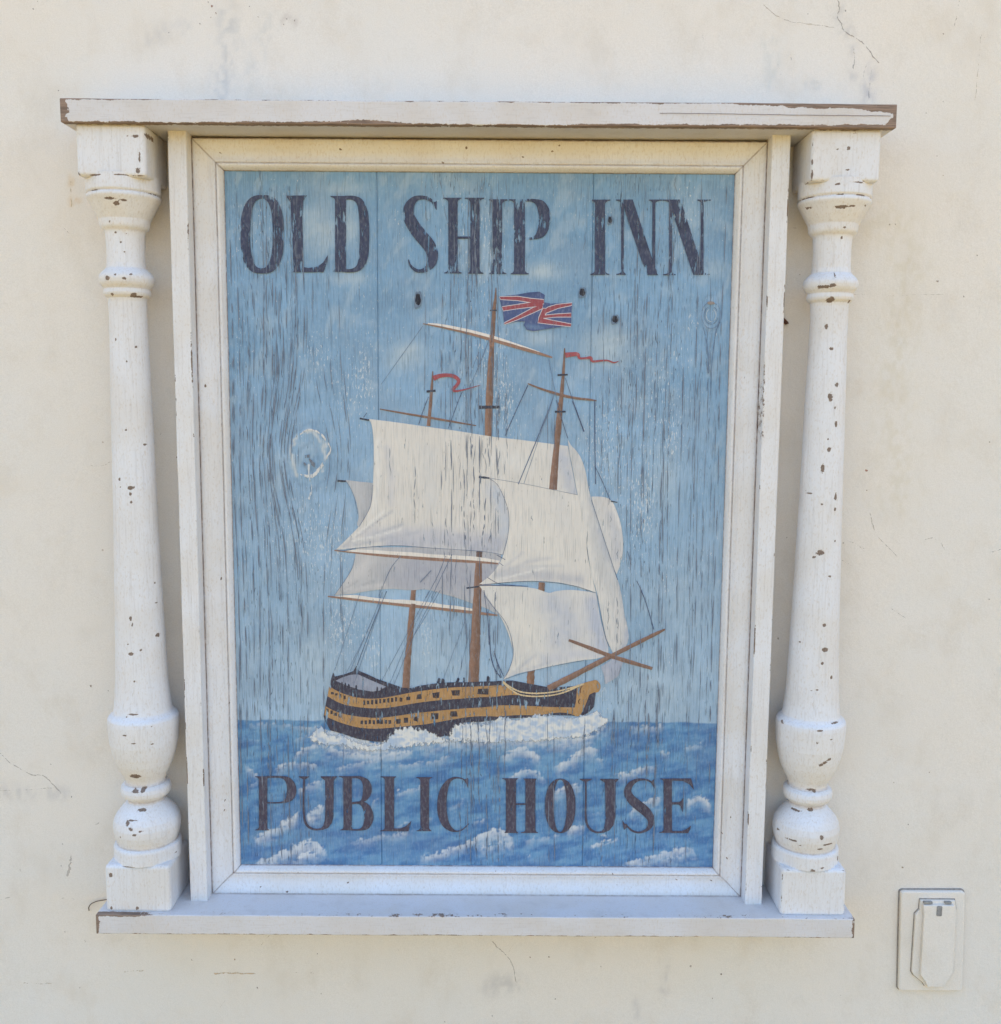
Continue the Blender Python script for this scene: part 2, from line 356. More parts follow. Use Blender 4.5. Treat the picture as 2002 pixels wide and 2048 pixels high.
for k, pts, wd_, c, a in [
    ('w4', [(870, 0), (880, 60), (868, 110), (890, 150), (905, 190), (960, 230), (1010, 260), (1060, 310), (1100, 370), (1135, 405)], 9, (120, 116, 116), .72),
    ('w4', [(968, 310), (974, 360), (966, 440)], 9, (120, 122, 132), .7), ('w4', [(1048, 410), (1030, 490)], 8, (124, 126, 138), .66),
    ('w4', [(1085, 440), (1070, 520), (1066, 630)], 9, (122, 126, 144), .68), ('w4', [(1130, 600), (1095, 650)], 7, GR, .6),
    ('w4', [(395, 30), (480, 100), (570, 140), (700, 155), (860, 180)], 7, (178, 164, 150), .62), ('w4', [(568, 345), (578, 385)], 8, GR, .72),
    ('w4', [(492, 410), (512, 480)], 7, (150, 160, 164), .66), ('w4', [(1640, 0), (1625, 90), (1610, 165)], 7, (150, 140, 138), .62),
    ('w4', [(1780, 215), (1760, 400), (1740, 640)], 6, (196, 190, 170), .62), ('w4', [(1225, 440), (1220, 540)], 7, (160, 158, 164), .6), ('w4', [(1770, 235), (1810, 238)], 6, (196, 160, 130), .6),
    ('w4', [(15, 210), (22, 260)], 7, (150, 150, 158), .62),
    ('w5', [(-10, 310), (60, 375), (120, 410), (190, 450), (260, 455), (310, 500), (370, 560)], 7, (156, 150, 144), .66), ('w5', [(0, 545), (170, 540), (330, 525)], 6, (160, 156, 154), .6),
    ('w5', [(425, 938, 14), (418, 1000, 24), (405, 1062, 12)], 22, (176, 168, 164), .8), ('w5', [(5, 1197), (65, 1185)], 10, (130, 124, 118), .7), ('w5', [(575, 748), (595, 738)], 7, (120, 110, 104), .8),
    ('w5', [(140, 1703), (230, 1706), (312, 1705)], 9, (196, 168, 136), .62), ('w5', [(750, 1636), (790, 1628), (870, 1630)], 8, (196, 168, 130), .62),
    ('w5', [(510, 1440), (512, 1458)], 8, (130, 124, 124), .8), ('w5', [(370, 1193), (450, 1196)], 6, (150, 144, 140), .6),
    ('w7', [(98, 1340), (110, 1390), (130, 1425), (185, 1482)], 4, (170, 160, 152), .66), ('w7', [(275, 1430), (300, 1422), (325, 1436), (342, 1462)], 4, (190, 178, 166), .62),
    ('w7', [(168, 1652), (212, 1682)], 5, (170, 162, 156), .68), ('w7', [(492, 1468), (525, 1458)], 6, (150, 150, 156), .7), ('w7', [(40, 1435), (80, 1465)], 3, (190, 178, 164), .64),
    ('w7', [(470, 520), (452, 700)], 3, (190, 184, 176), .6), ('w7', [(495, 1850), (503, 1870)], 4, (180, 160, 150), .66), ('w7', [(30, 632), (210, 634), (340, 630)], 2.5, (206, 196, 180), .6),
    ('w8', [(1245, 130), (1262, 150), (1290, 175), (1310, 210), (1322, 262)], 4, (160, 154, 150), .66), ('w8', [(1310, 140), (1295, 170)], 3, (170, 150, 140), .64),
    ('w8', [(360, 233, 6), (430, 232, 8), (495, 234, 4)], 6, (196, 160, 110), .82), ('w8', [(77, 227), (140, 222)], 4, (196, 168, 130), .62), ('w8', [(610, 230), (680, 232)], 3.5, (206, 180, 146), .62),
    ('w8', [(540, 108), (510, 145)], 4, (180, 150, 110), .62), ('w8', [(395, 320), (383, 340)], 5, (160, 136, 130), .66), ('w8', [(945, 155), (970, 195)], 3, (190, 172, 150), .6), ('w8', [(0, 60), (30, 45)], 3, (180, 160, 130), .5),
    ('b', [(660, 1090), (740, 1085)], 10, (170, 150, 140), .66), ('b', [(680, 1480), (770, 1440)], 9, (180, 158, 140), .64), ('a', [(160, 730), (158, 830), (165, 940)], 11, (190, 160, 110), .66), ('a', [(60, 1060), (150, 1130)], 7, (190, 176, 156), .6),
    ('r', [(700, 1140), (790, 1185)], 5, (190, 178, 160), .64), ('r', [(660, 1230), (725, 1265)], 6, (176, 166, 152), .66), ('l', [(0, 790), (60, 785), (110, 765)], 5, (206, 184, 156), .64), ('l', [(0, 1400), (110, 1450)], 5, (190, 170, 150), .62), ('l', [(300, 700), (340, 630)], 5, (196, 176, 150), .58)]:
    wall_mark('hairline_crack', k, pts, wd_, c, a)
for k, x, y, r, c in [('w6', 1345, 40, 16, (150, 104, 84)), ('w6', 1370, 86, 11, (150, 104, 84)), ('w6', 1340, 112, 9, (150, 112, 96)), ('w6', 1270, 153, 11, (120, 112, 116)), ('w6', 1320, 15, 8, (140, 116, 104)),
                      ('w6', 1818, 120, 10, (140, 120, 112)), ('w6', 1800, 155, 9, (140, 120, 112)), ('w6', 1868, 130, 9, (150, 130, 122)), ('w6', 210, 60, 10, (150, 136, 130)), ('w6', 372, 573, 7, (130, 120, 120)), ('w6', 1072, 210, 9, (150, 140, 140)), ('w6', 1585, 42, 7, (130, 124, 124)), ('w6', 1640, 110, 9, (160, 140, 130)), ('w6', 240, 12, 8, (140, 136, 138)),
                      ('w4', 1538, 645, 9, (130, 124, 124)), ('w4', 1430, 715, 8, (150, 142, 140)), ('w4', 920, 70, 14, (130, 128, 132)), ('w4', 1540, 215, 8, (170, 150, 140)), ('w4', 680, 90, 9, (150, 148, 150)),
                      ('w5', 377, 866, 8, (150, 140, 134)), ('w5', 368, 998, 9, (150, 140, 134)), ('w5', 433, 580, 9, (150, 148, 150)), ('w5', 483, 1730, 9, (140, 134, 130)), ('w5', 125, 1022, 8, (170, 150, 136)),
                      ('w5', 390, 1395, 7, (160, 152, 150)), ('w5', 305, 385, 7, (170, 160, 150)), ('w7', 87, 1205, 7, (170, 110, 96)), ('w7', 318, 590, 8, (150, 120, 104)), ('w7', 403, 638, 6, (150, 146, 148)), ('w7', 160, 405, 5, (140, 120, 104)), ('w7', 180, 404, 4, (140, 120, 104)),
                      ('w7', 487, 1112, 5, (180, 166, 156)), ('w7', 485, 1622, 4, (150, 146, 146)), ('w7', 315, 182, 4, (170, 156, 140)), ('w7', 335, 245, 4, (196, 166, 120)), ('w7', 446, 505, 6, (180, 172, 164)), ('w7', 88, 1268, 4, (180, 166, 150)),
                      ('w8', 691, 171, 6, (110, 92, 80)), ('w8', 1425, 180, 5, (140, 112, 96)), ('w8', 1590, 211, 5, (120, 116, 118)), ('w8', 427, 189, 4, (150, 120, 96)), ('w8', 500, 278, 5, (130, 116, 112)), ('w8', 1445, 312, 5, (130, 126, 130)), ('w8', 1245, 366, 4, (130, 126, 130)), ('w8', 702, 298, 4, (150, 136, 130)), ('w8', 1095, 386, 5, (120, 112, 108)), ('w8', 291, 190, 4, (150, 126, 110)), ('w8', 1365, 182, 4, (170, 140, 120)), ('w8', 1875, 210, 8, (180, 170, 166)), ('w8', 1572, 119, 4, (150, 120, 90)),
                      ('d', 1348, 810, 10, (130, 118, 116)), ('d', 1315, 1088, 14, (140, 120, 104)), ('d', 1490, 470, 8, (160, 150, 144)), ('d', 140, 1782, 12, (120, 108, 104)), ('d', 80, 1940, 10, (140, 128, 120)), ('d', 1258, 535, 8, (180, 166, 150)), ('d', 915, 1920, 8, (160, 150, 140)),
                      ('l', 60, 1190, 10, (206, 184, 166)), ('l', 62, 675, 6, (190, 160, 140)), ('l', 5, 1835, 12, (150, 128, 110)), ('l', 85, 1855, 8, (160, 150, 144)), ('l', 412, 748, 6, (150, 130, 112)), ('l', 320, 965, 6, (140, 120, 104)), ('r', 790, 810, 10, (190, 140, 116)), ('r', 415, 1130, 5, (150, 130, 116)), ('r', 370, 1610, 9, (190, 170, 150)), ('r', 683, 1155, 8, (160, 158, 164)), ('b', 1805, 1495, 14, (176, 156, 140)), ('b', 1365, 1410, 7, (170, 160, 150))]:
    s = r * 0.75
    wall_mark('speck', k, [(x - s * .3, y - s * .5, s * 1.2), (x, y, s * 1.7), (x + s * .25, y + s * .5, s)], s, c, .85, 2)

# ------------------------------------------------------------------ the sign: carpentry
sign = empty('pub_sign', (0, 0, -437 * MM))
tag(sign, 'painted wooden inn sign with sailing ship, turned white columns and shelf boards on cream wall', 'sign')

CHIPS = []
def backp(px, y):
    """photo pixel -> point on the plane at depth y (mm)"""
    px = np.asarray(px, float); C = np.array([22.3797, -1112.0779, 148.3741])
    d = np.array(R_fwd) + np.array(R_right) * (px[0] - 1001) / 2000 - np.array(R_up) * (px[1] - 1024) / 2000
    return C + d * ((y - C[1]) / d[1])
def chip(k, x, y, rx, ry, depth=-66):
    s = ZR[k][2]; q = backp(Z(k, [(x, y)])[0], depth); CHIPS.append((q[0], q[2], rx / s * 0.52, ry / s * 0.52))
for a in [('l', 185, 895, 16, 10), ('l', 180, 925, 8, 9), ('l', 183, 965, 5, 7), ('l', 195, 220, 5, 5), ('l', 157, 290, 5, 5), ('l', 125, 855, 6, 7), ('l', 130, 893, 5, 5), ('l', 190, 1685, 13, 9), ('l', 297, 1610, 9, 10), ('l', 322, 1722, 8, 11), ('l', 187, 1518, 6, 14),
          ('l', 194, 1548, 5, 12), ('l', 290, 1455, 8, 5), ('l', 286, 1358, 8, 8), ('l', 235, 1668, 8, 7), ('l', 235, 690, 6, 5), ('l', 158, 618, 5, 6), ('l', 208, 1815, 5, 5), ('l', 310, 1518, 10, 4), ('l', 102, 185, 5, 8), ('l', 280, 1208, 6, 4), ('l', 290, 610, 4, 9), ('l', 175, 1640, 5, 5),
          ('c', 448, 588, 44, 19), ('c', 450, 708, 26, 13), ('c', 505, 702, 20, 20), ('c', 490, 856, 40, 10), ('c', 405, 935, 17, 20), ('c', 440, 915, 38, 6), ('c', 438, 970, 18, 17), ('c', 470, 1010, 18, 9), ('c', 515, 985, 22, 5), ('c', 735, 940, 12, 16), ('c', 738, 820, 10, 10), ('c', 720, 175, 9, 30), ('c', 430, 1255, 45, 6), ('c', 285, 1318, 17, 17), ('c', 750, 1308, 8, 8),
          ('c', 690, 602, 16, 8), ('c', 465, 315, 22, 5), ('c', 470, 195, 7, 18), ('c', 585, 197, 6, 9), ('c', 590, 333, 12, 5), ('c', 450, 108, 40, 5), ('c', 395, 255, 20, 7), ('c', 395, 130, 10, 8), ('c', 345, 1042, 8, 9), ('c', 485, 1570, 14, 16), ('c', 290, 1565, 10, 18), ('c', 740, 1215, 20, 8), ('c', 790, 995, 22, 12),
          ('a', 515, 905, 22, 15), ('a', 470, 870, 45, 10), ('a', 570, 880, 30, 7), ('a', 660, 400, 26, 15), ('a', 605, 403, 12, 6), ('a', 692, 560, 9, 45), ('a', 682, 660, 16, 24), ('a', 430, 1465, 18, 18), ('a', 490, 1440, 10, 9), ('a', 560, 1470, 14, 10), ('a', 600, 1437, 9, 6), ('a', 610, 1585, 20, 10), ('a', 450, 1590, 12, 12), ('a', 735, 1545, 26, 7), ('a', 545, 1120, 14, 8), ('a', 470, 1110, 9, 6), ('a', 510, 1185, 10, 7),
          ('a', 535, 1258, 8, 6), ('a', 440, 1032, 8, 6), ('a', 370, 692, 40, 6), ('a', 545, 692, 40, 6), ('a', 220, 685, 18, 12), ('a', 740, 385, 8, 20), ('a', 640, 1600, 60, 7), ('a', 700, 1620, 40, 7),
          ('r', 640, 230, 9, 7), ('r', 665, 402, 10, 11), ('r', 632, 462, 12, 20), ('r', 625, 712, 10, 12), ('r', 660, 590, 7, 12), ('r', 620, 663, 5, 5), ('r', 582, 1203, 18, 15), ('r', 600, 1668, 16, 12), ('r', 657, 940, 8, 24), ('r', 654, 1000, 6, 10), ('r', 518, 912, 12, 5), ('r', 540, 925, 14, 5), ('r', 597, 1550, 8, 8), ('r', 560, 1855, 9, 6), ('r', 537, 1862, 6, 4), ('r', 632, 1800, 7, 9),
          ('r', 655, 512, 6, 8), ('r', 595, 800, 8, 22), ('r', 590, 975, 5, 5), ('r', 625, 1318, 8, 5), ('r', 655, 1150, 5, 8), ('r', 585, 1730, 6, 7), ('r', 553, 1228, 8, 5), ('r', 500, 463, 4, 4), ('r', 492, 1640, 4, 4),
          ('b', 1012, 1628, 30, 20), ('b', 1172, 1638, 12, 13), ('b', 965, 1532, 40, 13), ('b', 1020, 1522, 26, 13), ('b', 865, 1548, 18, 10), ('b', 1070, 932, 62, 11), ('b', 1160, 925, 24, 7), ('b', 846, 690, 5, 30), ('b', 848, 595, 4, 20), ('b', 1030, 765, 22, 8), ('b', 890, 1133, 12, 8), ('b', 1105, 1150, 9, 12), ('b', 820, 915, 66, 8), ('b', 1035, 492, 20, 7), ('b', 1120, 490, 12, 14),
          ('b', 1115, 655, 14, 8), ('b', 860, 1400, 9, 14), ('b', 1040, 1440, 6, 26), ('b', 990, 1835, 12, 20), ('b', 1115, 1078, 10, 8), ('b', 1190, 748, 46, 6), ('b', 812, 1605, 10, 10), ('b', 1270, 912, 10, 8), ('b', 1170, 373, 12, 8), ('b', 850, 1472, 14, 5),
          ('d', 832, 380, 17, 10), ('d', 806, 397, 14, 9), ('d', 778, 413, 16, 9), ('d', 738, 600, 26, 9), ('d', 755, 612, 10, 9), ('d', 733, 735, 18, 11), ('d', 780, 878, 14, 18), ('d', 722, 1090, 20, 13), ('d', 770, 957, 20, 5), ('d', 645, 750, 40, 5), ('d', 560, 725, 16, 7), ('d', 563, 170, 5, 20), ('d', 765, 185, 20, 6), ('d', 840, 245, 9, 5), ('d', 880, 152, 30, 5),
          ('d', 555, 800, 6, 16), ('d', 520, 885, 24, 10), ('d', 785, 1075, 12, 6), ('d', 600, 915, 40, 5), ('d', 820, 930, 50, 5), ('d', 645, 938, 12, 5), ('d', 915, 1055, 9, 16), ('d', 750, 265, 8, 12), ('d', 505, 1045, 12, 10), ('d', 485, 975, 10, 16)]:
    chip(*a)
CH = np.array(CHIPS)
def chip_at(V, front=True):
    x, y, z = V.T; c = np.zeros(len(x))
    k = y < -46
    for cx, cz, rx, rz in CH:
        q = k & (np.abs(x - cx) < rx * 3) & (np.abs(z - cz) < rz * 3)
        if q.any():
            d = ((x[q] - cx) / max(rx, .9)) ** 2 + ((z[q] - cz) / max(rz, .9)) ** 2
            c[q] = np.maximum(c[q], 0.9 * np.exp(-d * 0.58))
    return c

def rounded_box(lo, hi, r, step, wob=0.0):
    """dense box with rounded edges; returns V, F, edge closeness 0..1 in mm terms"""
    lo, hi = np.array(lo, float), np.array(hi, float); Vs = []; Fs = []; n = 0
    for ax in range(3):
        a, b = [i for i in range(3) if i != ax]
        def lin_(i):
            c = max(3, int(round((hi[i] - lo[i]) / step[i])) + 1); u = np.linspace(lo[i], hi[i], c)
            ex = np.array([0.15, 0.35, 0.6, 1.0]) * r
            return np.unique(np.r_[u, lo[i] + ex, hi[i] - ex].round(4))
        ua, ub = lin_(a), lin_(b); A, B = np.meshgrid(ua, ub, indexing='ij')
        for side in (0, 1):
            P = np.zeros((A.size, 3)); P[:, a] = A.ravel(); P[:, b] = B.ravel(); P[:, ax] = (lo, hi)[side][ax]
            f = grid_faces(len(ua), len(ub))
            flip = (side == 0) ^ (ax == 1)
            if flip: f = f[:, ::-1]
            Vs.append(P); Fs.append(f + n); n += len(P)
    P = np.concatenate(Vs); inn = np.clip(P, lo + r, hi - r); d = P - inn
    L = np.linalg.norm(d, axis=1, keepdims=True); ext = (np.abs(d) > r * 0.999).sum(1)
    V = inn + d / np.maximum(L, 1e-6) * r
    if wob:
        V[:, 2] += (fbm(V[:, 0] / 60, V[:, 1] / 60, 2, 3) - .5) * wob; V[:, 1] += (fbm(V[:, 0] / 45, V[:, 2] / 45, 4, 3) - .5) * wob
    # distance from the nearest arris
    dl = np.minimum(P - lo, hi - P); dl.sort(axis=1); arris = dl[:, 1]
    # weld coincident vertices
    key = np.round(P / 1e-3).astype(np.int64); _, first, inv = np.unique(key, axis=0, return_index=True, return_inverse=True)
    inv = inv.ravel()
    return V[first], inv[np.concatenate(Fs)], arris[first]

def board_box(name, lo, hi, r, step, edge_fn, mat, parent, wob=0.6, dirt_fn=None):
    V, F, ar = rounded_box(lo, hi, r, step, wob)
    e = edge_fn(V, ar)
    return mesh_np(name, V, F, mat, parent, smooth=True, edge=e, chip=chip_at(V), dirt=(dirt_fn(V) if dirt_fn else np.zeros(len(V))))

def shelf_edges(lo, hi, ends, topw, botw, seed):
    def fn(V, ar):
        x, y, z = V.T
        n = fbm(x / 34, z / 30, seed, 4); nb = fbm(x / 110, z * 0, seed + 2, 3)
        dt = hi[2] - z; db = z - lo[2]; dx = np.minimum(x - lo[0], hi[0] - x)
        nb2 = fbm(x / 80, z * 0, seed + 5, 3); nf = fbm(x / 9, z / 5, seed + 8, 3) - .5
        wt = topw(x) * np.clip(nb * 2.6 - .45, 0.0, 2) + nf * 2.2 * np.minimum(1, topw(x)); wb = botw(x) * np.clip(nb2 * 2.4 - .4, 0.0, 2) + nf * 2.2
        e = np.maximum(sm(2.2, -1.6, dt - wt), sm(2.2, -1.6, db - wb))
        e = np.maximum(e, sm(2.5, -2.5, dx - ends * (0.3 + .5 * n + 1.4 * fbm(x / 12, z / 4.5, seed + 11, 3) - .3)))
        e = np.where(y < hi[1] - 6, e, 0) * np.where(y > lo[1] + 8, 0.25, 1.0)
        return e * 1.25
    return fn
lo, hi = (-416.5, -78, 418), (416.5, -1, 441)
def tw(x): return 0.9 + 6.0 * sm(230, 330, x) + 0.8 * sm(-300, -400, x)
def bw(x): return 1.2 + 1.6 * sm(-330, -200, x) * sm(-20, -120, x) + 1.0 * sm(100, 250, x)
top = board_box('top_shelf', lo, hi, 0.9, (2.2, 6, 1.5), shelf_edges(lo, hi, 9, tw, bw, 3), M_SHELF, sign, 1.0)
lo2, hi2 = (-414.5, -78, -437), (414.5, -1, -415)
def tw2(x): return 0.15 + 3.0 * sm(-330, -400, x) + 1.0 * np.exp(-((x + 60) / 60) ** 2) + .2 * sm(200, 380, x)
def bw2(x): return 0.8 + 0.0 * x
def sh2(V, ar):
    e = shelf_edges(lo2, hi2, 4, tw2, bw2, 9)(V, ar); x, y, z = V.T; e = e * np.where(z > -420, .72 + .28 * sm(-330, -390, x), 1)
    topf = z > hi2[2] - 1.2
    e = np.where(topf & (y < -69), np.maximum(e, .5 * np.exp(-((x + 70) / 55) ** 2) + .55 * np.exp(-((x - 215) / 30) ** 2)), e)
    e = np.where(topf & (y < -60), np.maximum(e, .28 * sm(0.55, .8, fbm(x / 15, y / 4, 3, 3))), e)
    return e
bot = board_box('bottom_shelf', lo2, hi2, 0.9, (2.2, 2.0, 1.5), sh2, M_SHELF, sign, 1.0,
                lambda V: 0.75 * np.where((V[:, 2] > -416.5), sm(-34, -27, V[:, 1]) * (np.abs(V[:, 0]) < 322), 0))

def post_edge(s):
    def fn(V, ar):
        x, y, z = V.T; u = (x - s * 311) * s   # + outward
        n = fbm(z / 40, u / 9, 6 if s > 0 else 2, 4)
        front = y < -44
        e = np.where(front & (np.abs(u) > 8), 0.45 + 0.9 * sm(.5, .7, n), 0.0) * np.where(ar < 1.4, 1, .5)
        if s > 0: e = np.where((u < -7.5) & (z < 215) & (z > 70), np.maximum(e, .95 * sm(215, 150, z) * sm(70, 120, z)), e)
        return e * .8
    return fn
for s in (-1, 1):
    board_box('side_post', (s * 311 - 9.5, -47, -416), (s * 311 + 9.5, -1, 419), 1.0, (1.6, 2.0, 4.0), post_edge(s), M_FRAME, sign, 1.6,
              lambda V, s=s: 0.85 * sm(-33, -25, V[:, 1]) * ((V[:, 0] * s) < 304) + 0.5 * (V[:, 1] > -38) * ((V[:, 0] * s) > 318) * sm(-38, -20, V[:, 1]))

def split_line(parent, pts, y, wd):
    c = smooth_curve(np.array(pts, float), 10); c[:, 1] += (rng.rand(len(c)) - .5) * .25; n = len(c); i = np.arange(n - 1)
    V = np.r_[np.c_[c[:, 0], np.full(n, y), c[:, 1] + wd / 2], np.c_[c[:, 0], np.full(n, y), c[:, 1] - wd / 2]]
    return mesh_np('hairline_split', V, np.c_[i, i + n, i + n + 1, i + 1], plain('split_in_wood', (112, 92, 82), .9), parent)
split_line(top, [(180, 430.3), (240, 430.2), (300, 429.6), (360, 429.4), (410, 429.2)], -78.9, .45)
# picture moulding: four mitred lengths
PROF = np.array([(0, -19), (0, -24.6), (0.5, -25.6), (1.4, -26.2), (3.5, -26.6), (6, -26.4), (9, -25.6), (12, -24.6), (15, -23.9), (18, -23.7), (21, -24.1), (23.4, -24.9), (24.2, -24.7), (24.7, -23.6), (25.2, -23.7), (25.7, -25.0), (26.6, -25.6), (28.0, -25.2), (29.8, -23.6), (31.2, -21.6), (32.0, -20.2), (32.0, -17.0)])
PROF = np.array([[u, -20 + (y + 20) * 1.35 - 1.0 if y < -19.5 else y] for u, y in PROF])
pf = []
for a, b in zip(PROF[:-1], PROF[1:]):
    k = max(1, int(np.hypot(*(b - a)) / 0.8)); pf += [a + (b - a) * t for t in np.arange(k) / k]
pf = np.array(pf + [PROF[-1]])
def moulding(side):
    W, Hh = 302.0, 416.5; L = W if side in 'tb' else Hh
    n = 260; t = np.linspace(-1, 1, n); t = np.sin(t * np.pi / 2) * .6 + t * .4; V = np.zeros((n, len(pf), 3))
    for j, (u, y) in enumerate(pf):
        along = t * (L - u - 0.18); off = (Hh if side in 'tb' else W) - u
        wob = (fbm(along / 40, np.zeros(n) + u / 14, 3 + ord(side), 3) - .5) * 0.8
        V[:, j, 1] = y + wob
        if side == 't': V[:, j, 0], V[:, j, 2] = along, off
        if side == 'b': V[:, j, 0], V[:, j, 2] = -along, -off
        if side == 'r': V[:, j, 0], V[:, j, 2] = off, -along
        if side == 'l': V[:, j, 0], V[:, j, 2] = -off, along
    u = np.tile(pf[:, 0], n); y = np.tile(pf[:, 1], n); al = np.repeat(t * L, len(pf))
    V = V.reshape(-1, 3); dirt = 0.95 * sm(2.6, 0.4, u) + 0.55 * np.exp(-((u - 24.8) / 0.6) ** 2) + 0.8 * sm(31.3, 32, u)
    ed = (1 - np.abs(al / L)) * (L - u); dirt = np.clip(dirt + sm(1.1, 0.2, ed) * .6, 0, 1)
    e = 0.5 * sm(.52, .75, fbm(al / 30, u / 6, ord(side), 3)) * np.exp(-((u - 1.2) / 1.2) ** 2)
    sp = np.zeros(len(u))
    for _ in range(9):
        a0, u0 = (rng.rand() - .5) * 1.9 * L, rng.rand() * 28 + 2
        sp = np.maximum(sp, .9 * np.exp(-(((al - a0) / 1.7) ** 2 + ((u - u0) / 1.3) ** 2)))
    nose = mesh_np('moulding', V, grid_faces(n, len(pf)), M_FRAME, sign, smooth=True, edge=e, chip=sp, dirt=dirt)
    return nose
for s in 'tblr': moulding(s)

# turned columns
LP = np.array([(368.5, 37), (372, 37), (357, 37.2), (355.6, 36.4), (355, 35.4), (354.2, 35.4), (353.4, 36.9), (351, 37.2), (349, 36.4), (346, 34.5), (338, 30.4), (331, 26.6), (329.3, 25.6), (328, 25.4), (324, 24.9), (321.5, 24.2), (319.6, 22.6), (318, 20.8), (316.5, 20.0), (312, 19.5), (300, 19.2), (285, 19.5), (280, 20.4), (278.2, 22.2), (276.6, 24.0), (273.5, 26.7), (270.6, 28.0), (268, 28.2), (264.8, 27.5), (262.2, 26.1), (260.4, 24.3), (258.9, 23.3), (257.6, 23.6), (254.6, 24.0), (252, 23.1), (250.2, 21.2), (249.2, 19.9), (246, 19.4), (212, 19.5), (137, 21.0), (24, 22.8), (-92, 25.5), (-160, 27.6), (-182, 29.2), (-193, 30.6), (-197, 31.4), (-199.6, 33.4), (-201.6, 36.0), (-203.8, 37.4), (-208, 37.8), (-214, 37.6), (-232, 36.2), (-245, 33.7), (-255, 30.7), (-264, 26.8), (-271.5, 22.9), (-276.8, 20.9), (-279, 21.2), (-280.4, 24.2), (-282.4, 26.2), (-286.5, 27.0), (-290.5, 26.4), (-293.4, 24.6), (-296, 21.0), (-298, 19.6), (-300, 19.8), (-302.4, 22.0), (-305, 24.8), (-309, 28.4), (-313.5, 32.0), (-319, 34.9), (-326, 36.3), (-333, 35.9), (-339, 34.6), (-344, 32.6), (-346.3, 31.8), (-347, 33.6), (-348, 35.5), (-350, 36.2), (-363.5, 36.5)])
LP = LP[np.argsort(-LP[:, 0])]
zs = np.unique(np.r_[np.arange(-363.5, 372, 1.25), LP[:, 0]])[::-1]
rad = np.interp(-zs, -LP[:, 0], LP[:, 1])
def column(sx):
    cx, cy = sx * 370.3, -36.5; nu = 112
    th = np.linspace(0, 2 * np.pi, nu, endpoint=False)
    T, Zg = np.meshgrid(th, zs, indexing='ij'); Rg = np.tile(rad, (nu, 1))
    Rg = Rg + (fbm(T * 3.0 + sx, Zg / 12, 4, 3) - .5) * 0.5 * np.minimum(1, 1.2 * np.abs(np.sin(T / 2)) + 0.2)
    lean = -1.0 * (Zg / 400)
    V = np.stack([cx + lean * sx * -1 + Rg * np.sin(T), cy - Rg * np.cos(T), Zg], -1).reshape(-1, 3)
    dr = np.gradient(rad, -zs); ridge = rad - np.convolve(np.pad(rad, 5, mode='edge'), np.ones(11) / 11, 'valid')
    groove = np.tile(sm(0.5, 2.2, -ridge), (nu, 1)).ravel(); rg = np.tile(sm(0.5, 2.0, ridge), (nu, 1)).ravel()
    edge = rg * 0.34 + 0.30 * groove
    slot = np.tile(sm(1.3, .3, np.abs(zs - 354.6)) * 0.85, (nu, 1)).ravel() * sm(.40, .62, fbm(T.ravel() * 3, Zg.ravel() / 20, 7 + sx, 3))
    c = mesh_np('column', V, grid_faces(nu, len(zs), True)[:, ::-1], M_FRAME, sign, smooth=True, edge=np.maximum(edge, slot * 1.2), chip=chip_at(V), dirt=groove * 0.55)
    def be(V, ar): return sm(2.2, 0.2, ar) * (0.30 + 0.5 * sm(.45, .7, fbm(V[:, 0] / 14 + V[:, 1] / 17, V[:, 2] / 12, 3 + sx, 3)))
    x0 = sx * 370.3
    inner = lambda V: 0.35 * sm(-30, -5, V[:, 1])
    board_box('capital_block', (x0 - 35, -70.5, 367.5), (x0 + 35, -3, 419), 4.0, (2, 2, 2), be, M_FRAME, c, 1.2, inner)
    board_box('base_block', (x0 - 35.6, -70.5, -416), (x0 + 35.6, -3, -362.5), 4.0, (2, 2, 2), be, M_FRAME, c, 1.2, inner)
for s in (-1, 1): column(s)

# ------------------------------------------------------------------ the painted boards
HOR = board([(480, 1440)])[0, 1]
KNOT = board([(618, 912)])[0]; KNOT2 = board([(1421, 628)])[0]
def zone_at(x):
    z = .9 * np.exp(-((x + 222) / 42) ** 2) + .95 * np.exp(-((x + 8) / 34) ** 2) + .8 * np.exp(-((x - 178) / 50) ** 2) + .36
    return np.clip(z, 0, 1)
FL = [(3, 100, 1150, 230, 330, 1.0), (3, 380, 30, 120, 200, .8), (5, 400, 350, 130, 260, 1.0), (5, 1200, 430, 70, 260, 1.0), (5, 700, 600, 80, 200, .8), (1, 700, 1330, 60, 110, 1.0), (1, 1050, 1450, 60, 260, .9), (3, 1520, 150, 60, 220, .8), (3, 1600, 200, 40, 200, .7),
      (4, 1080, 350, 140, 330, .8), (4, 1350, 700, 140, 300, .8), (2, 1300, 1600, 230, 300, .6), (1, 1900, 1350, 130, 350, .7), (4, 1620, 320, 60, 130, .9), (4, 1560, 1390, 80, 170, .8), (6, 1640, 600, 25, 70, 1.2), (1, 180, 1300, 120, 300, .6), (1, 1280, 420, 50, 60, .9), (2, 1530, 1120, 40, 60, .9),
      (1, 350, 520, 240, 180, .5), (1, 1900, 500, 160, 200, .6), (2, 1480, 450, 60, 180, .7), (2, 900, 420, 80, 80, .7), (6, 1070, 900, 60, 200, .9), (4, 1420, 880, 60, 250, .7)]
FLB = []
for k, x, y, rx, ry, a in FL:
    c = board(Z(k, [(x, y)]))[0]; s = ZR[k][2] * 1.45; FLB.append((c[0], c[1], rx / s, ry / s, a))
def fleck_at(x, z):
    f = np.zeros_like(x)
    for cx, cz, rx, rz, a in FLB: f += a * np.exp(-((x - cx) / rx) ** 2 - ((z - cz) / rz) ** 2)
    return np.clip(f * .62 + .38 + .5 * (fbm(x / 40, z / 90, 77, 3) - .5), 0, 1.15)
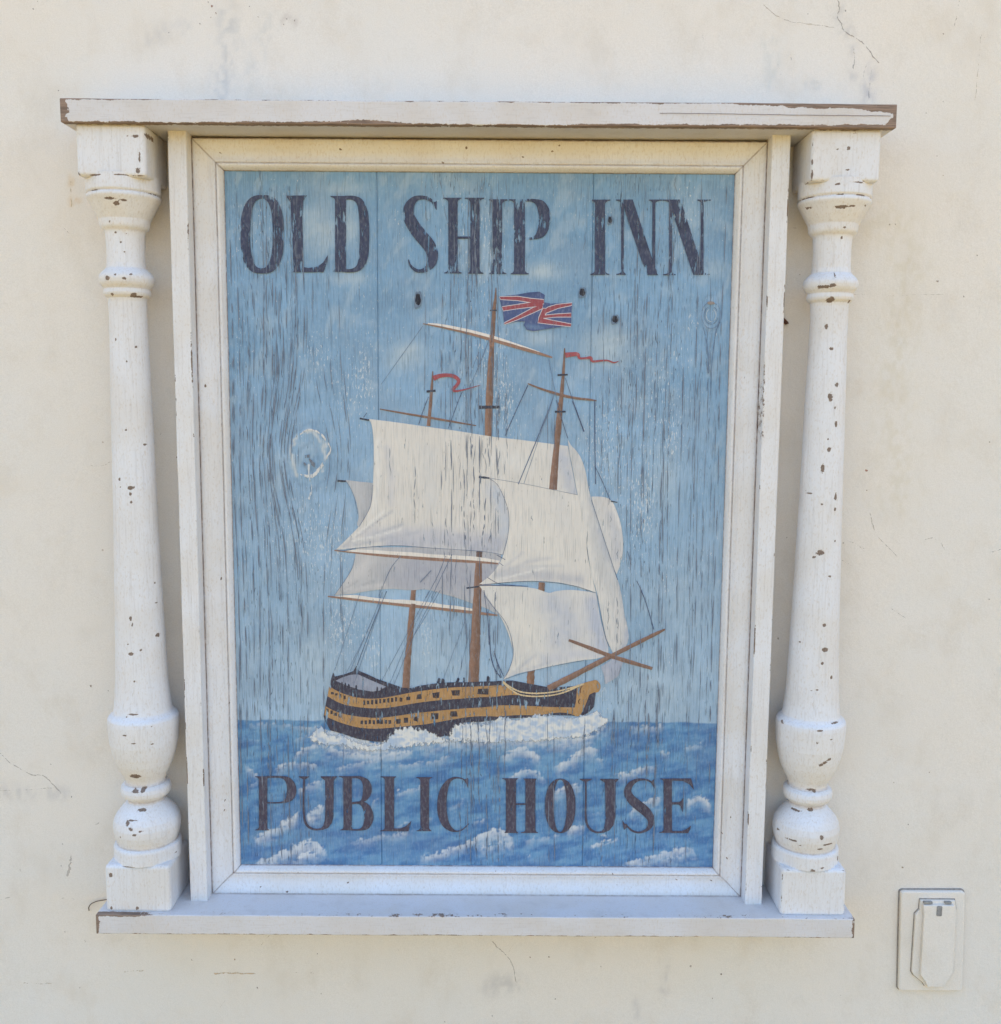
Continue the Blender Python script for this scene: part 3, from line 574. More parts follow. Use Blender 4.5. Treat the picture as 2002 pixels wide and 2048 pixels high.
CRESTS = [(7, [(590, 190), (760, 150), (900, 190), (1100, 225), (1250, 120), (1450, 125), (1600, 110), (1850, 70)], 150, .95), (8, [(-40, 80), (230, 20), (500, 0), (900, -5), (1030, 90)], 170, .95), (7, [(480, 330), (620, 250), (720, 240)], 80, .6), (8, [(480, 250), (560, 215), (700, 225)], 60, .6),
          (7, [(200, 920), (330, 860), (450, 790), (540, 745)], 70, .95), (7, [(200, 1095), (330, 1050), (440, 1000), (560, 955), (620, 940), (690, 985), (750, 1050)], 85, 1.0), (7, [(480, 1080), (620, 1020), (680, 1060)], 60, .9), (7, [(580, 760), (660, 705), (720, 680)], 100, .8), (7, [(520, 580), (620, 525), (720, 505)], 70, .6), (7, [(790, 430), (900, 385), (1060, 360), (1110, 370)], 60, .6), (7, [(1130, 400), (1300, 390), (1500, 360), (1650, 310)], 50, .55),
          (7, [(880, 930), (1000, 930), (1100, 900), (1350, 880)], 60, .55), (7, [(1380, 1060), (1550, 1020), (1700, 960), (1904, 880)], 55, .9), (8, [(0, 925), (90, 885), (170, 865), (250, 865), (320, 930)], 90, .95), (8, [(60, 1000), (200, 950), (330, 970)], 70, .7), (7, [(1220, 600), (1320, 570), (1420, 555)], 45, .6), (7, [(330, 440), (450, 390), (560, 370), (690, 400)], 60, .6), (7, [(140, 390), (200, 425), (240, 460)], 60, .75), (7, [(170, 540), (240, 500)], 45, .5),
          (8, [(220, 330), (330, 275), (400, 270), (510, 350)], 70, .9), (8, [(600, 410), (720, 345), (850, 270), (930, 290)], 75, .8), (8, [(830, 300), (900, 330), (970, 370)], 40, .6), (8, [(270, 490), (400, 430), (480, 450), (550, 500)], 50, .7), (8, [(1030, 470), (1150, 445), (1290, 390), (1350, 430)], 60, .75), (8, [(590, 610), (690, 545), (810, 530)], 70, .75), (8, [(1130, 740), (1260, 655), (1380, 625)], 75, .7), (8, [(1550, 665), (1640, 615), (1740, 690)], 70, .8),
          (8, [(860, 992), (960, 952), (1070, 925)], 16, 1.1), (8, [(1100, 1105), (1300, 1045), (1500, 995), (1590, 990), (1640, 1080)], 80, .75), (8, [(1330, 1070), (1560, 1040)], 60, .6), (8, [(690, 870), (770, 825), (830, 810)], 60, .85), (8, [(380, 935), (500, 915), (650, 905)], 60, .5), (8, [(1360, 290), (1440, 315)], 45, .65), (8, [(1530, 275), (1720, 235)], 35, .5), (8, [(410, 1045), (440, 1050)], 14, 1.1), (8, [(930, 900), (1000, 900)], 12, 1.0),
          (8, [(1140, 115), (1280, 120), (1420, 105)], 60, .6), (7, [(130, 95), (400, 90), (600, 130), (700, 110)], 45, .55), (7, [(610, 200), (700, 240), (850, 290), (1000, 320), (1200, 310), (1400, 290)], 60, .8), (7, [(500, 200), (620, 160)], 60, .55), (7, [(150, 210), (330, 240)], 25, .35), (8, [(0, 180), (200, 190), (500, 190), (800, 190), (950, 150)], 90, .9), (7, [(1500, 220), (1700, 200), (1900, 200)], 80, .9), (8, [(20, 800), (110, 790)], 30, .6), (8, [(850, 745), (960, 740)], 25, .4), (7, [(1600, 700), (1720, 640)], 60, .45), (7, [(1040, 660), (1110, 640)], 60, .5), (7, [(1400, 800), (1500, 770)], 50, .4), (7, [(1230, 840), (1330, 800)], 40, .5)]
CLOUDS = [(1, 720, 480, 130, 150, .75), (1, 940, 470, 60, 90, .7), (1, 920, 820, 130, 40, .5), (1, 880, 200, 160, 40, .45), (1, 1330, 1340, 120, 90, .75), (1, 1240, 1400, 80, 60, .4), (2, 500, 770, 160, 60, .7), (2, 950, 1290, 160, 120, .8), (2, 1000, 1220, 80, 60, .5), (2, 480, 1230, 130, 60, .5), (1, 1850, 680, 120, 120, .3), (4, 1580, 620, 130, 220, .45), (4, 1650, 1480, 220, 330, .3), (2, 1680, 760, 110, 60, .45), (1, 350, 1130, 70, 60, .35), (2, 1560, 400, 140, 140, .25), (5, 150, 700, 240, 420, .5), (6, 1500, 850, 300, 250, .45), (5, 1250, 650, 300, 240, .4)]
def paint_boards(x, z):
    n = len(x); n1 = fbm(x / 60, z / 45, 11, 4); n2 = fbm((x + z * .25) / 16, (z - x * .2) / 9, 13, 3)
    low = sm(330, -190, z)
    c = np.array(lin((126, 162, 195)))[None] * (1 - low[:, None]) + np.array(lin((157, 184, 208)))[None] * low[:, None]
    c = c * (1 + 0.32 * (n1 - .5))[:, None] * (1 + 0.14 * (n2 - .5))[:, None]
    dk = sm(.52, .75, fbm(x / 90, z / 70, 19, 3))[:, None] * .25; c = c * (1 - dk) + lin((104, 148, 184)) * dk
    for k, cx, cy, rx, ry, a in CLOUDS:
        p = board(Z(k, [(cx, cy)]))[0]; s = ZR[k][2] * 1.8
        mk = a * np.exp(-((x - p[0]) / (rx / s)) ** 2 - ((z - p[1]) / (ry / s)) ** 2) * (0.35 + 1.1 * n2)
        mk = np.clip(mk, 0, .8)[:, None]; c = c * (1 - mk) + lin((184, 199, 208)) * mk
    gp = sm(.50, .72, fbm((x + z * .3) / 24, z / 40, 15, 4))[:, None] * .30; c = c * (1 - gp) + lin((140, 162, 184)) * gp
    lp = sm(.55, .78, fbm((x - z * .4) / 12, (z + x * .3) / 22, 16, 4))[:, None] * .35; c = c * (1 - lp) + lin((172, 192, 208)) * lp
    # knots
    for kx, r1, r2, st in ((KNOT, 18.5, 26, .8), (KNOT2, 8, 15, .25)):
        rr = np.hypot((x - kx[0]) / r1, (z - kx[1]) / r2) + (fbm(x / 6, z / 6, 21, 3) - .5) * .45
        mk = (np.exp(-((rr - 1.0) / .10) ** 2) * sm(.38, .6, fbm(x / 7, z / 7, 25, 3)) * st)[:, None]; c = c * (1 - mk) + lin((208, 212, 212)) * mk
        mk = (np.exp(-((rr - .55) / .10) ** 2) * .35 * st)[:, None]; c = c * (1 - mk) + lin((96, 120, 150)) * mk
        mk = (np.exp(-((rr - 1.3) / .12) ** 2) * .3)[:, None]; c = c * (1 - mk) + lin((110, 134, 164)) * mk
    # the sea
    sea = sm(HOR + .9, HOR - .9, z + (n2 - .5) * 3.4)
    u = x * .985 + z * .17; v = z * .985 - x * .17
    s1 = fbm(u / 19, v / 7, 31, 4); s2 = fbm(u / 6.5, v / 3.6, 33, 4); s3 = fbm(x / 1.7, z / 4.5, 37, 2)
    depth = sm(HOR, -384, z)
    sc = np.array(lin((92, 139, 184)))[None] * np.ones((n, 1))
    dk = (sm(.45, .75, s1) * .75)[:, None]; sc = sc * (1 - dk) + lin((66, 112, 166)) * dk
    lt = (sm(.56, .30, s1) * (.2 + .9 * s2) * .8)[:, None]; sc = sc * (1 - lt) + lin((120, 164, 196)) * lt
    vi = (sm(.55, .75, fbm(x / 50, z / 30, 35, 2)) * .3)[:, None]; sc = sc * (1 - vi) + lin((92, 118, 162)) * vi
    P = np.c_[x, z]; foam = np.zeros(n)
    q = z < HOR + 14; Pq = P[q]; fq = np.zeros(q.sum())
    for k, pts, th, a in CRESTS:
        th = th / ZR[k][2] / 1.85; ln = smooth_curve(board(Z(k, pts)), 4) if len(pts) > 2 else board(Z(k, pts))
        o = np.argsort(ln[:, 0]); lx, lz = ln[o, 0], ln[o, 1]; px_ = Pq[:, 0]
        dd = np.interp(px_, lx, lz) - Pq[:, 1] + (s2[q] - .5) * 8.0 + (s3[q] - .5) * 5.0
        span = (lx[-1] - lx[0]); ef = max(3.0, span * .16)
        lat = sm(lx[0] - ef * .5, lx[0] + ef, px_) * sm(lx[-1] + ef * .5, lx[-1] - ef, px_)
        fq = np.maximum(fq, a * lat * sm(-3.0, 2.2, dd) * np.exp(-(np.maximum(dd, 0) / (th * 1.15)) ** 1.3))
    foam[q] = fq
    f = sm(.10, .98, foam * (.62 + .75 * s2) + (s2 - .5) * .42 + (s3 - .5) * .5 * sm(.08, .5, foam))[:, None] * .95
    fc = lin((192, 202, 214)) * (1 - .5 * s1[:, None]) + lin((228, 228, 224)) * (.5 * s1[:, None])
    sc = sc * (1 - f) + fc * f
    return c * (1 - sea[:, None]) + sc * sea[:, None]

SEAMS = [-273.5, board([(755, 345), (762, 1720)])[:, 0].mean(), board([(1185.5, 350), (1167, 1720)])[:, 0].mean(), 273.5]
zrow = np.r_[np.arange(-388, HOR + 8, .85), np.arange(HOR + 8, 388.5, 1.5)]
for i in range(3):
    a, b = SEAMS[i] + .12, SEAMS[i + 1] - .12
    xc = np.unique(np.r_[np.linspace(a, b, int((b - a) / 1.05)), a + .5, b - .5])
    X, Zz = np.meshgrid(xc, zrow, indexing='ij'); x, z = X.ravel(), Zz.ravel()
    wav = np.interp(z, [-390, 0, 390], [0, 2.5, -1.5])
    rel = (fbm((x + wav) / 1.6, z / 60, 41 + i, 3) - .5) * .42 * (.4 + zone_at(x)) + (fbm(x / 30, z / 90, 45, 2) - .5) * .6
    for kx, r1, r2, h in ((KNOT, 17, 25, 1.0), (KNOT2, 8, 14, .6)):
        rr = np.hypot((x - kx[0]) / r1, (z - kx[1]) / r2); rel += h * np.exp(-((rr - 1) / .2) ** 2) - h * .7 * np.exp(-(rr / .6) ** 2)
    e = np.minimum(x - a, b - x); y = -20.0 - rel * .5 + 0.9 * sm(1.0, 0, e)
    cols = np.ones((len(x), 4)); cols[:, :3] = paint_boards(x, z)
    V = np.c_[x, y, z]; n = len(V); nx_, nz_ = len(xc), len(zrow)
    bk = np.array([(a, -8, zrow[0]), (b, -8, zrow[0]), (b, -8, zrow[-1]), (a, -8, zrow[-1])])
    k0, k1, k2, k3 = 0, (nx_ - 1) * nz_, (nx_ - 1) * nz_ + nz_ - 1, nz_ - 1
    Fb = np.array([[n + 1, n, n + 3, n + 2], [k0, k1, n + 1, n], [k1, k2, n + 2, n + 1], [k2, k3, n + 3, n + 2], [k3, k0, n, n + 3]])
    pl = mesh_np('plank', np.r_[V, bk], [grid_faces(nx_, nz_), Fb], M_BOARD, sign, smooth=True, cols=np.r_[cols, np.tile(lin((80, 90, 104)).tolist() + [1], (4, 1))],
                 wear=np.zeros(n + 4), zone=np.r_[zone_at(x), np.zeros(4)], fleck=np.r_[fleck_at(x, z) * (.25 + .75 * (z > HOR - 2)), np.zeros(4)])
    pl['label'] = ['left plank with the large flaked knot', 'wide middle plank with split grain', 'right plank with the small oval knot'][i]

# ------------------------------------------------------------------ paint layers (flat pigment shapes lying on the boards)
LAYER = [0]; COUNT = [0]; SHAPES = []
def layer(name, polys, col, parent, wear=0.25, space=0, ragged=0.0, rank=None, zone=0.36):
    """polys: list of outlines in photo pixels; col: rgb or function(points px)->rgb array (linear)"""
    if rank is None: LAYER[0] += 1; rank = LAYER[0]
    polys = [np.asarray(p, float)[:, :2] for p in polys]
    if name in ('sail', 'hull'): SHAPES.extend(polys)
    verts = []; edges = []
    for p in polys:
        n0 = len(verts); verts += [tuple(v) for v in p]; edges += [(n0 + i, n0 + (i + 1) % len(p)) for i in range(len(p))]
    if space:
        al = np.concatenate(polys); lo_, hi_ = al.min(0), al.max(0)
        gx, gy = np.meshgrid(np.arange(lo_[0], hi_[0], space), np.arange(lo_[1], hi_[1], space)); gp = np.c_[gx.ravel(), gy.ravel()] + (rng.rand(gx.size, 2) - .5) * space * .5
        k = np.zeros(len(gp), bool)
        for p in polys: k |= inpoly(gp, p)
        verts += [tuple(v) for v in gp[k]]
    r = delaunay_2d_cdt([Vector(v) for v in verts], edges, [], 0, 1e-4)
    P = np.array([tuple(v) for v in r[0]]); F = np.array([f for f in r[2] if len(f) == 3], int)
    ce = P[F].mean(1); k = np.zeros(len(F), bool)
    for p in polys: k |= inpoly(ce, p)
    F = F[k]; q = board(P)
    COUNT[0] += 1; y = np.full(len(q), -20.48 - 0.006 * rank - 0.0008 * COUNT[0])
    V = np.c_[q[:, 0], y, q[:, 1]]
    t = V[F]; nrm = np.cross(t[:, 1] - t[:, 0], t[:, 2] - t[:, 0])[:, 1]; F[nrm > 0] = F[nrm > 0][:, ::-1]
    cols = np.ones((len(P), 4)); cols[:, :3] = col(P) if callable(col) else lin(col)
    if ragged:
        d = np.full(len(P), 0.0)
        for p in polys: d = np.maximum(d, np.where(inpoly(P, p), dist_lines(P, p, True), 0))
        cols[:, 3] = np.clip(d / ragged, 0, 1.5) * (.75 + .8 * (fbm(P[:, 0] / 16, P[:, 1] / 9, 71, 3) - .35))
    else: cols[:, 3] = 1.6
    wv = wear(P) if callable(wear) else np.full(len(P), wear)
    return mesh_np(name, V, F, M_PAINT, parent, cols=cols, wear=wv, zone=zone_at(q[:, 0]) * zone, fleck=np.zeros(len(P)))
def part_empty(name, px):
    q = board([px])[0]; return empty(name, (q[0] * MM, -0.0208, q[1] * MM), sign)
ship = part_empty('painted_ship', (930, 1460)); ship['label'] = 'three-masted sailing ship painted on the boards'

def tone(base, strokes=(), mott=.05, seed=1):
    base = np.array(lin(base))
    def f(P):
        c = np.tile(base, (len(P), 1)) * (1 + mott * 2 * (fbm(P[:, 0] / 22, P[:, 1] / 30, seed, 4) - .5))[:, None] * (1 + mott * 1.2 * (fbm(P[:, 0] / 5, P[:, 1] / 13, seed + 5, 2) - .5))[:, None]
        for k, pts, wd, rgb, a in strokes:
            q = Z(k, pts)[:, :2]; d = dist_lines(P, q if len(q) > 1 else np.r_[q, q + .1])
            mk = np.clip(a * np.exp(-(d / (wd / ZR[k][2])) ** 2) * (.55 + .9 * fbm(P[:, 0] / 9, P[:, 1] / 9, seed + 9, 3)), 0, 1)[:, None]
            c = c * (1 - mk) + lin(rgb) * mk
        return c
    return f
def curve(k, pts, n=6): return smooth_curve(Z(k, pts), n)
def poly(*segs):
    return np.concatenate([np.asarray(s)[:, :2] for s in segs])
GREY = (172, 174, 180); SAIL = (216, 212, 206); SHD = (176, 180, 192)
# masts and spars that stand behind the sails
WOOD = (150, 118, 101)
def spar(name, k, pts, col=WOOD, wear=.18, n=5, light=True):
    rib = ribbon(Z(k, pts), n=n, jit=.18)
    dark = tuple(int(v * .72) for v in col)
    fn = tone(col, [(k, [(p[0] + p[2] * .3, p[1] + p[2] * .3) for p in pts], max(p[2] for p in pts) * .35 + 3, dark, .75)] if light else [], .10, len(pts) + int(pts[0][0]) % 50)
    return layer(name, [rib], fn, ship, wear, space=4)
def line(k, a, b, wd=5, col=(58, 66, 92), al=.62):
    return (k, a, b, wd, col, al)
spar('mast', 1, [(1508, 1463, 7), (1502, 1560, 16), (1492, 1690, 22), (1478, 1842, 27)])
spar('yard', 3, [(608, 183, 8), (800, 217, 15), (980, 247, 17), (1200, 285, 14), (1342, 309, 8)])
spar('mast', 2, [(180, 884, 5), (176, 960, 17), (166, 1050, 26), (154, 1250, 32), (143, 1450, 42), (132, 1700, 48), (126, 1950, 52)])
spar('mast', 3, [(866, 1555, 36), (850, 1750, 42), (838, 1900, 46)]); 
# sails, back to front
layer('sail', [poly(curve(3, [(600, 1100), (447, 1080), (447, 1000), (432, 905), (405, 825), (375, 762), (345, 722)]), Z(3, [(450, 735), (600, 750)]))], tone((186, 187, 190), [(3, [(560, 760), (560, 900), (520, 980)], 60, (166, 168, 174), .6)], .06, 2), ship, .12, 4)
layer('sail', [poly(curve(3, [(430, 1235), (418, 1320), (385, 1420), (330, 1510), (265, 1600)]), curve(3, [(265, 1600), (400, 1588), (560, 1562), (700, 1552), (850, 1562), (960, 1556), (1080, 1588), (1200, 1622), (1330, 1668), (1420, 1700), (1500, 1745)])[1:], Z(3, [(1560, 1700), (1440, 1560), (1530, 1330), (1530, 1235)]))],
      tone((188, 188, 190), [(3, [(900, 1420), (1200, 1450), (1480, 1480)], 190, (166, 168, 180), .85), (3, [(700, 1460), (1000, 1480)], 90, (170, 172, 182), .6), (3, [(300, 1580), (440, 1490)], 7, (150, 152, 158), .7), (3, [(320, 1590), (560, 1490)], 8, (160, 162, 168), .7), (3, [(380, 1480), (520, 1330)], 60, (204, 202, 202), .7), (3, [(350, 1560), (640, 1520)], 16, (206, 204, 204), .6), (3, [(920, 1500), (1000, 1420)], 6, (110, 118, 136), .6)], .09, 3), ship, .22, 4)
main = poly(curve(3, [(275, 1253), (400, 1130), (470, 1050), (520, 960), (545, 880), (556, 760), (562, 560), (560, 420), (548, 310), (525, 258)]), curve(3, [(525, 258), (740, 285), (970, 318), (1200, 350), (1460, 392), (1700, 420), (2039, 464)])[1:], Z(3, [(2109, 834), (1700, 900), (1650, 1100), (1600, 1250), (1540, 1292)]), curve(3, [(1530, 1290), (1380, 1267), (1000, 1240), (700, 1222), (430, 1243), (350, 1250)]))
layer('sail', [main], tone(SAIL, [(3, [(700, 1190), (1000, 1180), (1300, 1190), (1520, 1200)], 75, (184, 186, 196), .95), (3, [(1480, 800), (1560, 960), (1560, 1100)], 70, (190, 196, 206), .9), (3, [(500, 1130), (800, 1130), (1100, 1140)], 50, (196, 196, 202), .7), (3, [(330, 1225), (700, 960)], 9, (186, 186, 190), .8), (3, [(330, 1230), (780, 1060)], 10, (182, 184, 190), .8), (3, [(340, 1235), (900, 1120)], 12, (184, 186, 194), .8), (3, [(420, 1150), (640, 960)], 9, (232, 230, 226), .7), (3, [(400, 1190), (760, 1100)], 9, (232, 230, 226), .6), (3, [(590, 420), (600, 700), (560, 960)], 22, (228, 226, 222), .7), (3, [(660, 480), (700, 700), (690, 900)], 30, (200, 200, 204), .6), (3, [(980, 500), (1000, 900)], 60, (206, 206, 206), .5), (4, [(770, 420), (820, 560), (870, 700)], 70, (188, 192, 202), .9), (3, [(1500, 1260), (1300, 1250)], 25, (170, 174, 188), .7), (4, [(300, 420), (500, 480)], 80, (220, 219, 216), .6)], .06, 4), ship, .20, 4)
spar('mast', 3, [(1366, 1262, 46), (1364, 1320, 46)], (120, 96, 88))
spar('mast', 3, [(1362, 1345, 52), (1352, 1600, 58), (1342, 1900, 64)])
layer('sail', [poly(curve(4, [(1000, 735), (1060, 735), (1120, 745), (1160, 775), (1195, 850), (1225, 950), (1240, 1060), (1240, 1150), (1225, 1240), (1192, 1325)]), Z(4, [(1130, 1200), (1060, 950), (1010, 790)]))], tone((208, 206, 204), [(4, [(1150, 880), (1190, 1040), (1190, 1200)], 40, (192, 194, 200), .7), (4, [(1160, 790), (1220, 960)], 14, (226, 224, 222), .7)], .07, 5), ship, .22, 4)
spar('mast', 2, [(655, 1303, 8), (648, 1450, 18), (636, 1600, 26), (622, 1760, 34), (608, 1900, 42)])
spar('mast', 4, [(762, 20, 34), (742, 280, 44), (722, 500, 52), (708, 682, 60)])
layer('sail', [poly(curve(4, [(145, 1402), (235, 1330), (300, 1245), (340, 1150), (362, 1060), (375, 960), (368, 880), (345, 780), (310, 690), (270, 640), (225, 595)]), curve(4, [(225, 595), (500, 640), (740, 690), (895, 722)])[1:], curve(4, [(930, 860), (955, 1000), (975, 1200), (1035, 1468)]), curve(4, [(900, 1425), (760, 1390), (600, 1380), (450, 1383), (280, 1396)]))],
      tone((218, 214, 208), [(4, [(330, 1330), (600, 1330), (900, 1370)], 50, (190, 190, 194), .95), (4, [(300, 1330), (520, 1230), (700, 1200)], 16, (192, 192, 196), .8), (4, [(260, 1350), (480, 1270), (780, 1260)], 12, (198, 198, 200), .8), (4, [(280, 1370), (640, 1280)], 9, (226, 224, 220), .7), (4, [(250, 1340), (480, 1160)], 10, (196, 196, 200), .6), (4, [(760, 740), (800, 950)], 60, (206, 206, 206), .45), (4, [(600, 1000), (700, 1150)], 90, (224, 220, 212), .5)], .05, 6), ship, .16, 4)
spar('mast', 4, [(624, 1388, 48), (618, 1462, 48)])
spar('mast', 6, [(442, 690, 62), (436, 815, 64)], (150, 114, 92))
layer('sail', [poly(curve(4, [(145, 1410), (200, 1490), (270, 1590), (330, 1690), (375, 1800), (400, 1900)]), curve(6, [(272, 420), (290, 510), (282, 600), (255, 680), (210, 750)]), curve(6, [(205, 772), (330, 722), (480, 690), (650, 650), (800, 620), (900, 605), (1020, 590), (1110, 560)]), Z(6, [(1110, 490), (1080, 400), (1040, 240)]), curve(4, [(1035, 1470), (950, 1455), (830, 1445), (730, 1455), (680, 1468), (620, 1450), (560, 1432), (450, 1420), (250, 1415)]))],
      tone((214, 211, 206), [(6, [(650, 120), (760, 300), (700, 420)], 130, (190, 194, 204), .85), (6, [(980, 120), (1020, 350), (1060, 500)], 90, (184, 190, 204), .95), (6, [(560, 600), (800, 560), (1000, 540)], 50, (196, 198, 206), .7), (6, [(270, 730), (480, 560)], 14, (188, 190, 196), .7), (6, [(260, 740), (620, 620)], 14, (190, 192, 198), .7), (6, [(300, 690), (420, 500)], 12, (224, 222, 216), .6), (6, [(330, 200), (450, 400)], 90, (222, 218, 210), .7)], .06, 7), ship, .18, 4)
jib = poly(curve(4, [(820, 298), (850, 350), (880, 380), (920, 440), (955, 540), (975, 650), (1000, 760), (1040, 880), (1090, 1040), (1150, 1220), (1210, 1400), (1240, 1550), (1260, 1700)]), curve(6, [(1255, 220), (1278, 340), (1284, 420), (1250, 500), (1160, 562)]), curve(6, [(1120, 480), (1080, 380), (1050, 220), (1015, 30)]), curve(4, [(1000, 1330), (965, 1100), (935, 880), (895, 722), (850, 480), (835, 420)]))
layer('sail', [jib], tone((200, 200, 200), [(4, [(900, 640), (940, 800), (960, 1000), (1010, 1300), (1080, 1500)], 36, (218, 215, 210), .9), (6, [(1060, 60), (1120, 250), (1150, 450)], 60, (214, 212, 208), .95), (6, [(1180, 60), (1190, 300), (1170, 500)], 40, (208, 206, 204), .8), (4, [(1060, 1000), (1120, 1200)], 26, (180, 184, 194), .6), (4, [(990, 750), (1060, 960), (1140, 1210), (1215, 1440), (1262, 1700)], 10, (178, 182, 190), .8), (6, [(1270, 350), (1265, 440), (1235, 510)], 22, (172, 178, 192), .8), (6, [(1185, 330), (1190, 440), (1178, 520)], 5, (150, 150, 158), .4)], .07, 8), ship, .16, 4)
layer('sail', [poly(curve(6, [(1045, 665), (1070, 730), (1082, 815)]), curve(6, [(1150, 775), (1200, 735), (1222, 670), (1245, 590)]), Z(6, [(1180, 565), (1110, 620)]))], tone((166, 172, 188), [(6, [(1090, 700), (1100, 780)], 30, (186, 188, 196), .6)], .08, 9), ship, .2, 4)
# furled canvas and yards in front
def furl(k, topl, botl): return layer('furled_sail', [poly(curve(k, topl), curve(k, botl)[::-1])], tone((226, 220, 212), [], .06, 11), ship, .16, 4)
def yard(k, topl, botl, col=WOOD): return layer('yard', [poly(curve(k, topl), curve(k, botl)[::-1])], tone(col, [], .12, 12), ship, .2, 4)
furl(3, [(330, 1266), (430, 1252), (560, 1256), (700, 1266), (860, 1274), (1000, 1288), (1170, 1296), (1330, 1306), (1440, 1322), (1525, 1338)], [(330, 1270), (430, 1276), (600, 1287), (780, 1300), (900, 1308), (1100, 1322), (1300, 1336), (1420, 1346), (1510, 1354)])
yard(3, [(262, 1255), (430, 1272), (600, 1285), (780, 1298), (900, 1306), (1100, 1320), (1300, 1334), (1420, 1344), (1510, 1354)], [(262, 1263), (430, 1284), (600, 1304), (780, 1320), (900, 1330), (1100, 1344), (1300, 1354), (1420, 1360), (1510, 1366)])
furl(3, [(262, 1608), (350, 1600), (440, 1600), (560, 1618), (700, 1632), (800, 1634), (1000, 1655), (1100, 1672), (1200, 1682), (1318, 1704)], [(262, 1612), (350, 1618), (500, 1636), (700, 1658), (850, 1672), (1000, 1688), (1150, 1704), (1300, 1718), (1318, 1722)])
yard(3, [(212, 1604), (350, 1616), (500, 1634), (700, 1656), (850, 1670), (1000, 1686), (1150, 1702), (1318, 1720), (1410, 1732), (1504, 1748)], [(212, 1614), (350, 1634), (500, 1652), (700, 1676), (850, 1694), (1000, 1706), (1150, 1724), (1318, 1742), (1410, 1752), (1504, 1758)])
spar('mast', 5, [(1080, 130, 42), (1064, 300, 48), (1042, 500, 54), (1020, 720, 62), (1008, 945, 70)])
spar('mast', 5, [(1690, -20, 66), (1684, 120, 74), (1675, 350, 84), (1662, 650, 96), (1652, 885, 104)])
YA = np.array([(846, 645.5), (880, 652), (930, 663), (985, 678), (1040, 694), (1075, 704), (1104.6, 713)])
layer('furled_sail', [np.r_[smooth_curve([(856, 646), (885, 648.5), (930, 657), (985, 671), (1030, 686), (1062, 697), (1080, 704)], 4), smooth_curve([(856, 648), (885, 653), (930, 664), (985, 679), (1030, 691), (1062, 700), (1080, 705)], 4)[::-1]]], tone((226, 220, 214), [], .05, 3), ship, .18, 4)
layer('yard', [ribbon(np.c_[YA + [0, 2.0], [1.5, 3, 4.5, 6, 6.5, 6, 3]], n=5, jit=.2)], tone(WOOD, [], .1, 4), ship, .2)
spar('mast', 2, [(152, 1210, 30), (150, 1290, 33)], light=False)
spar('yard', 2, [(400, 1548, 9), (480, 1580, 14), (560, 1606, 17), (640, 1630, 19), (740, 1650, 17), (820, 1658, 14), (876, 1666, 9)])
for k, a, b, wd in [(1, (1465, 1603), (1527, 1597), 17), (2, (60, 1712), (205, 1710), 22), (2, (606, 1489), (676, 1486), 13), (2, (588, 1743), (662, 1742), 14), (2, (138, 1042), (186, 1040), 9), (3, (455, 254), (528, 268), 14), (3, (286, 729), (350, 733), 15), (3, (1362, 700), (1442, 709), 17), (3, (1268, 1546), (1362, 1534), 13), (4, (1148, 770), (1198, 779), 9)]:
    layer('crosstree', [ribbon(Z(k, [(*a, wd), (*b, wd * .85)]), jit=.3)], (62, 64, 78), ship, .2)
# hull
hull_top = np.r_[Z(5, [(225, 1200), (250, 1060), (285, 905), (298, 840), (318, 782), (332, 822), (420, 802), (508, 770), (540, 718), (556, 765), (640, 800), (750, 850), (870, 890), (975, 928), (1060, 932), (1130, 912), (1250, 892), (1400, 878), (1600, 875), (1790, 868), (1900, 866)]), Z(6, [(60, 792), (200, 782), (285, 782), (420, 808), (570, 836), (700, 838), (830, 830), (900, 802), (1000, 800), (1000, 890), (985, 1010), (940, 1060), (870, 1092), (780, 1085), (650, 1080), (500, 1100), (250, 1110), (0, 1140)]), Z(5, [(1800, 1250), (1560, 1260), (1500, 1400), (1380, 1385), (1200, 1430), (950, 1450), (700, 1440), (550, 1415), (400, 1365), (290, 1335), (245, 1255)])]
hull = layer('hull', [hull_top], tone((64, 61, 76), [], .12, 21), ship, .42, 4)
layer('deck', [Z(5, [(340, 862), (400, 832), (480, 806), (550, 800), (660, 850), (820, 918), (760, 955), (690, 965), (560, 945), (440, 905)])], tone((140, 146, 164), [(5, [(600, 880), (720, 920)], 60, (160, 166, 182), .7)], .12, 22), ship, .3, 4)
OC = (174, 136, 90)
st1 = np.r_[curve(5, [(280, 912), (360, 962), (480, 1006), (620, 1031), (760, 1029), (900, 1006), (1050, 976), (1250, 946), (1450, 926), (1700, 916), (1904, 905)], 4), curve(6, [(60, 848), (130, 835), (190, 822), (240, 848), (290, 876), (345, 905)], 4)[1:], curve(6, [(345, 908), (250, 908), (100, 925), (30, 935)], 4), curve(5, [(1904, 1010), (1700, 1020), (1500, 1035), (1300, 1050), (1100, 1075), (900, 1110), (750, 1125), (600, 1118), (450, 1095), (350, 1060), (263, 1008)], 4)]
st2 = np.r_[curve(5, [(245, 1105), (330, 1150), (450, 1185), (600, 1208), (750, 1215), (900, 1200), (1100, 1170), (1300, 1150), (1500, 1130), (1904, 1105)], 4), curve(6, [(60, 1005), (200, 996), (400, 1000), (600, 1010), (822, 1015)], 4), curve(6, [(822, 1082), (700, 1058), (500, 1080), (300, 1082), (60, 1100)], 4), curve(5, [(1904, 1202), (1700, 1200), (1550, 1215), (1400, 1240), (1200, 1275), (1000, 1295), (850, 1310), (700, 1318), (550, 1305), (400, 1265), (300, 1225), (233, 1190)], 4)]
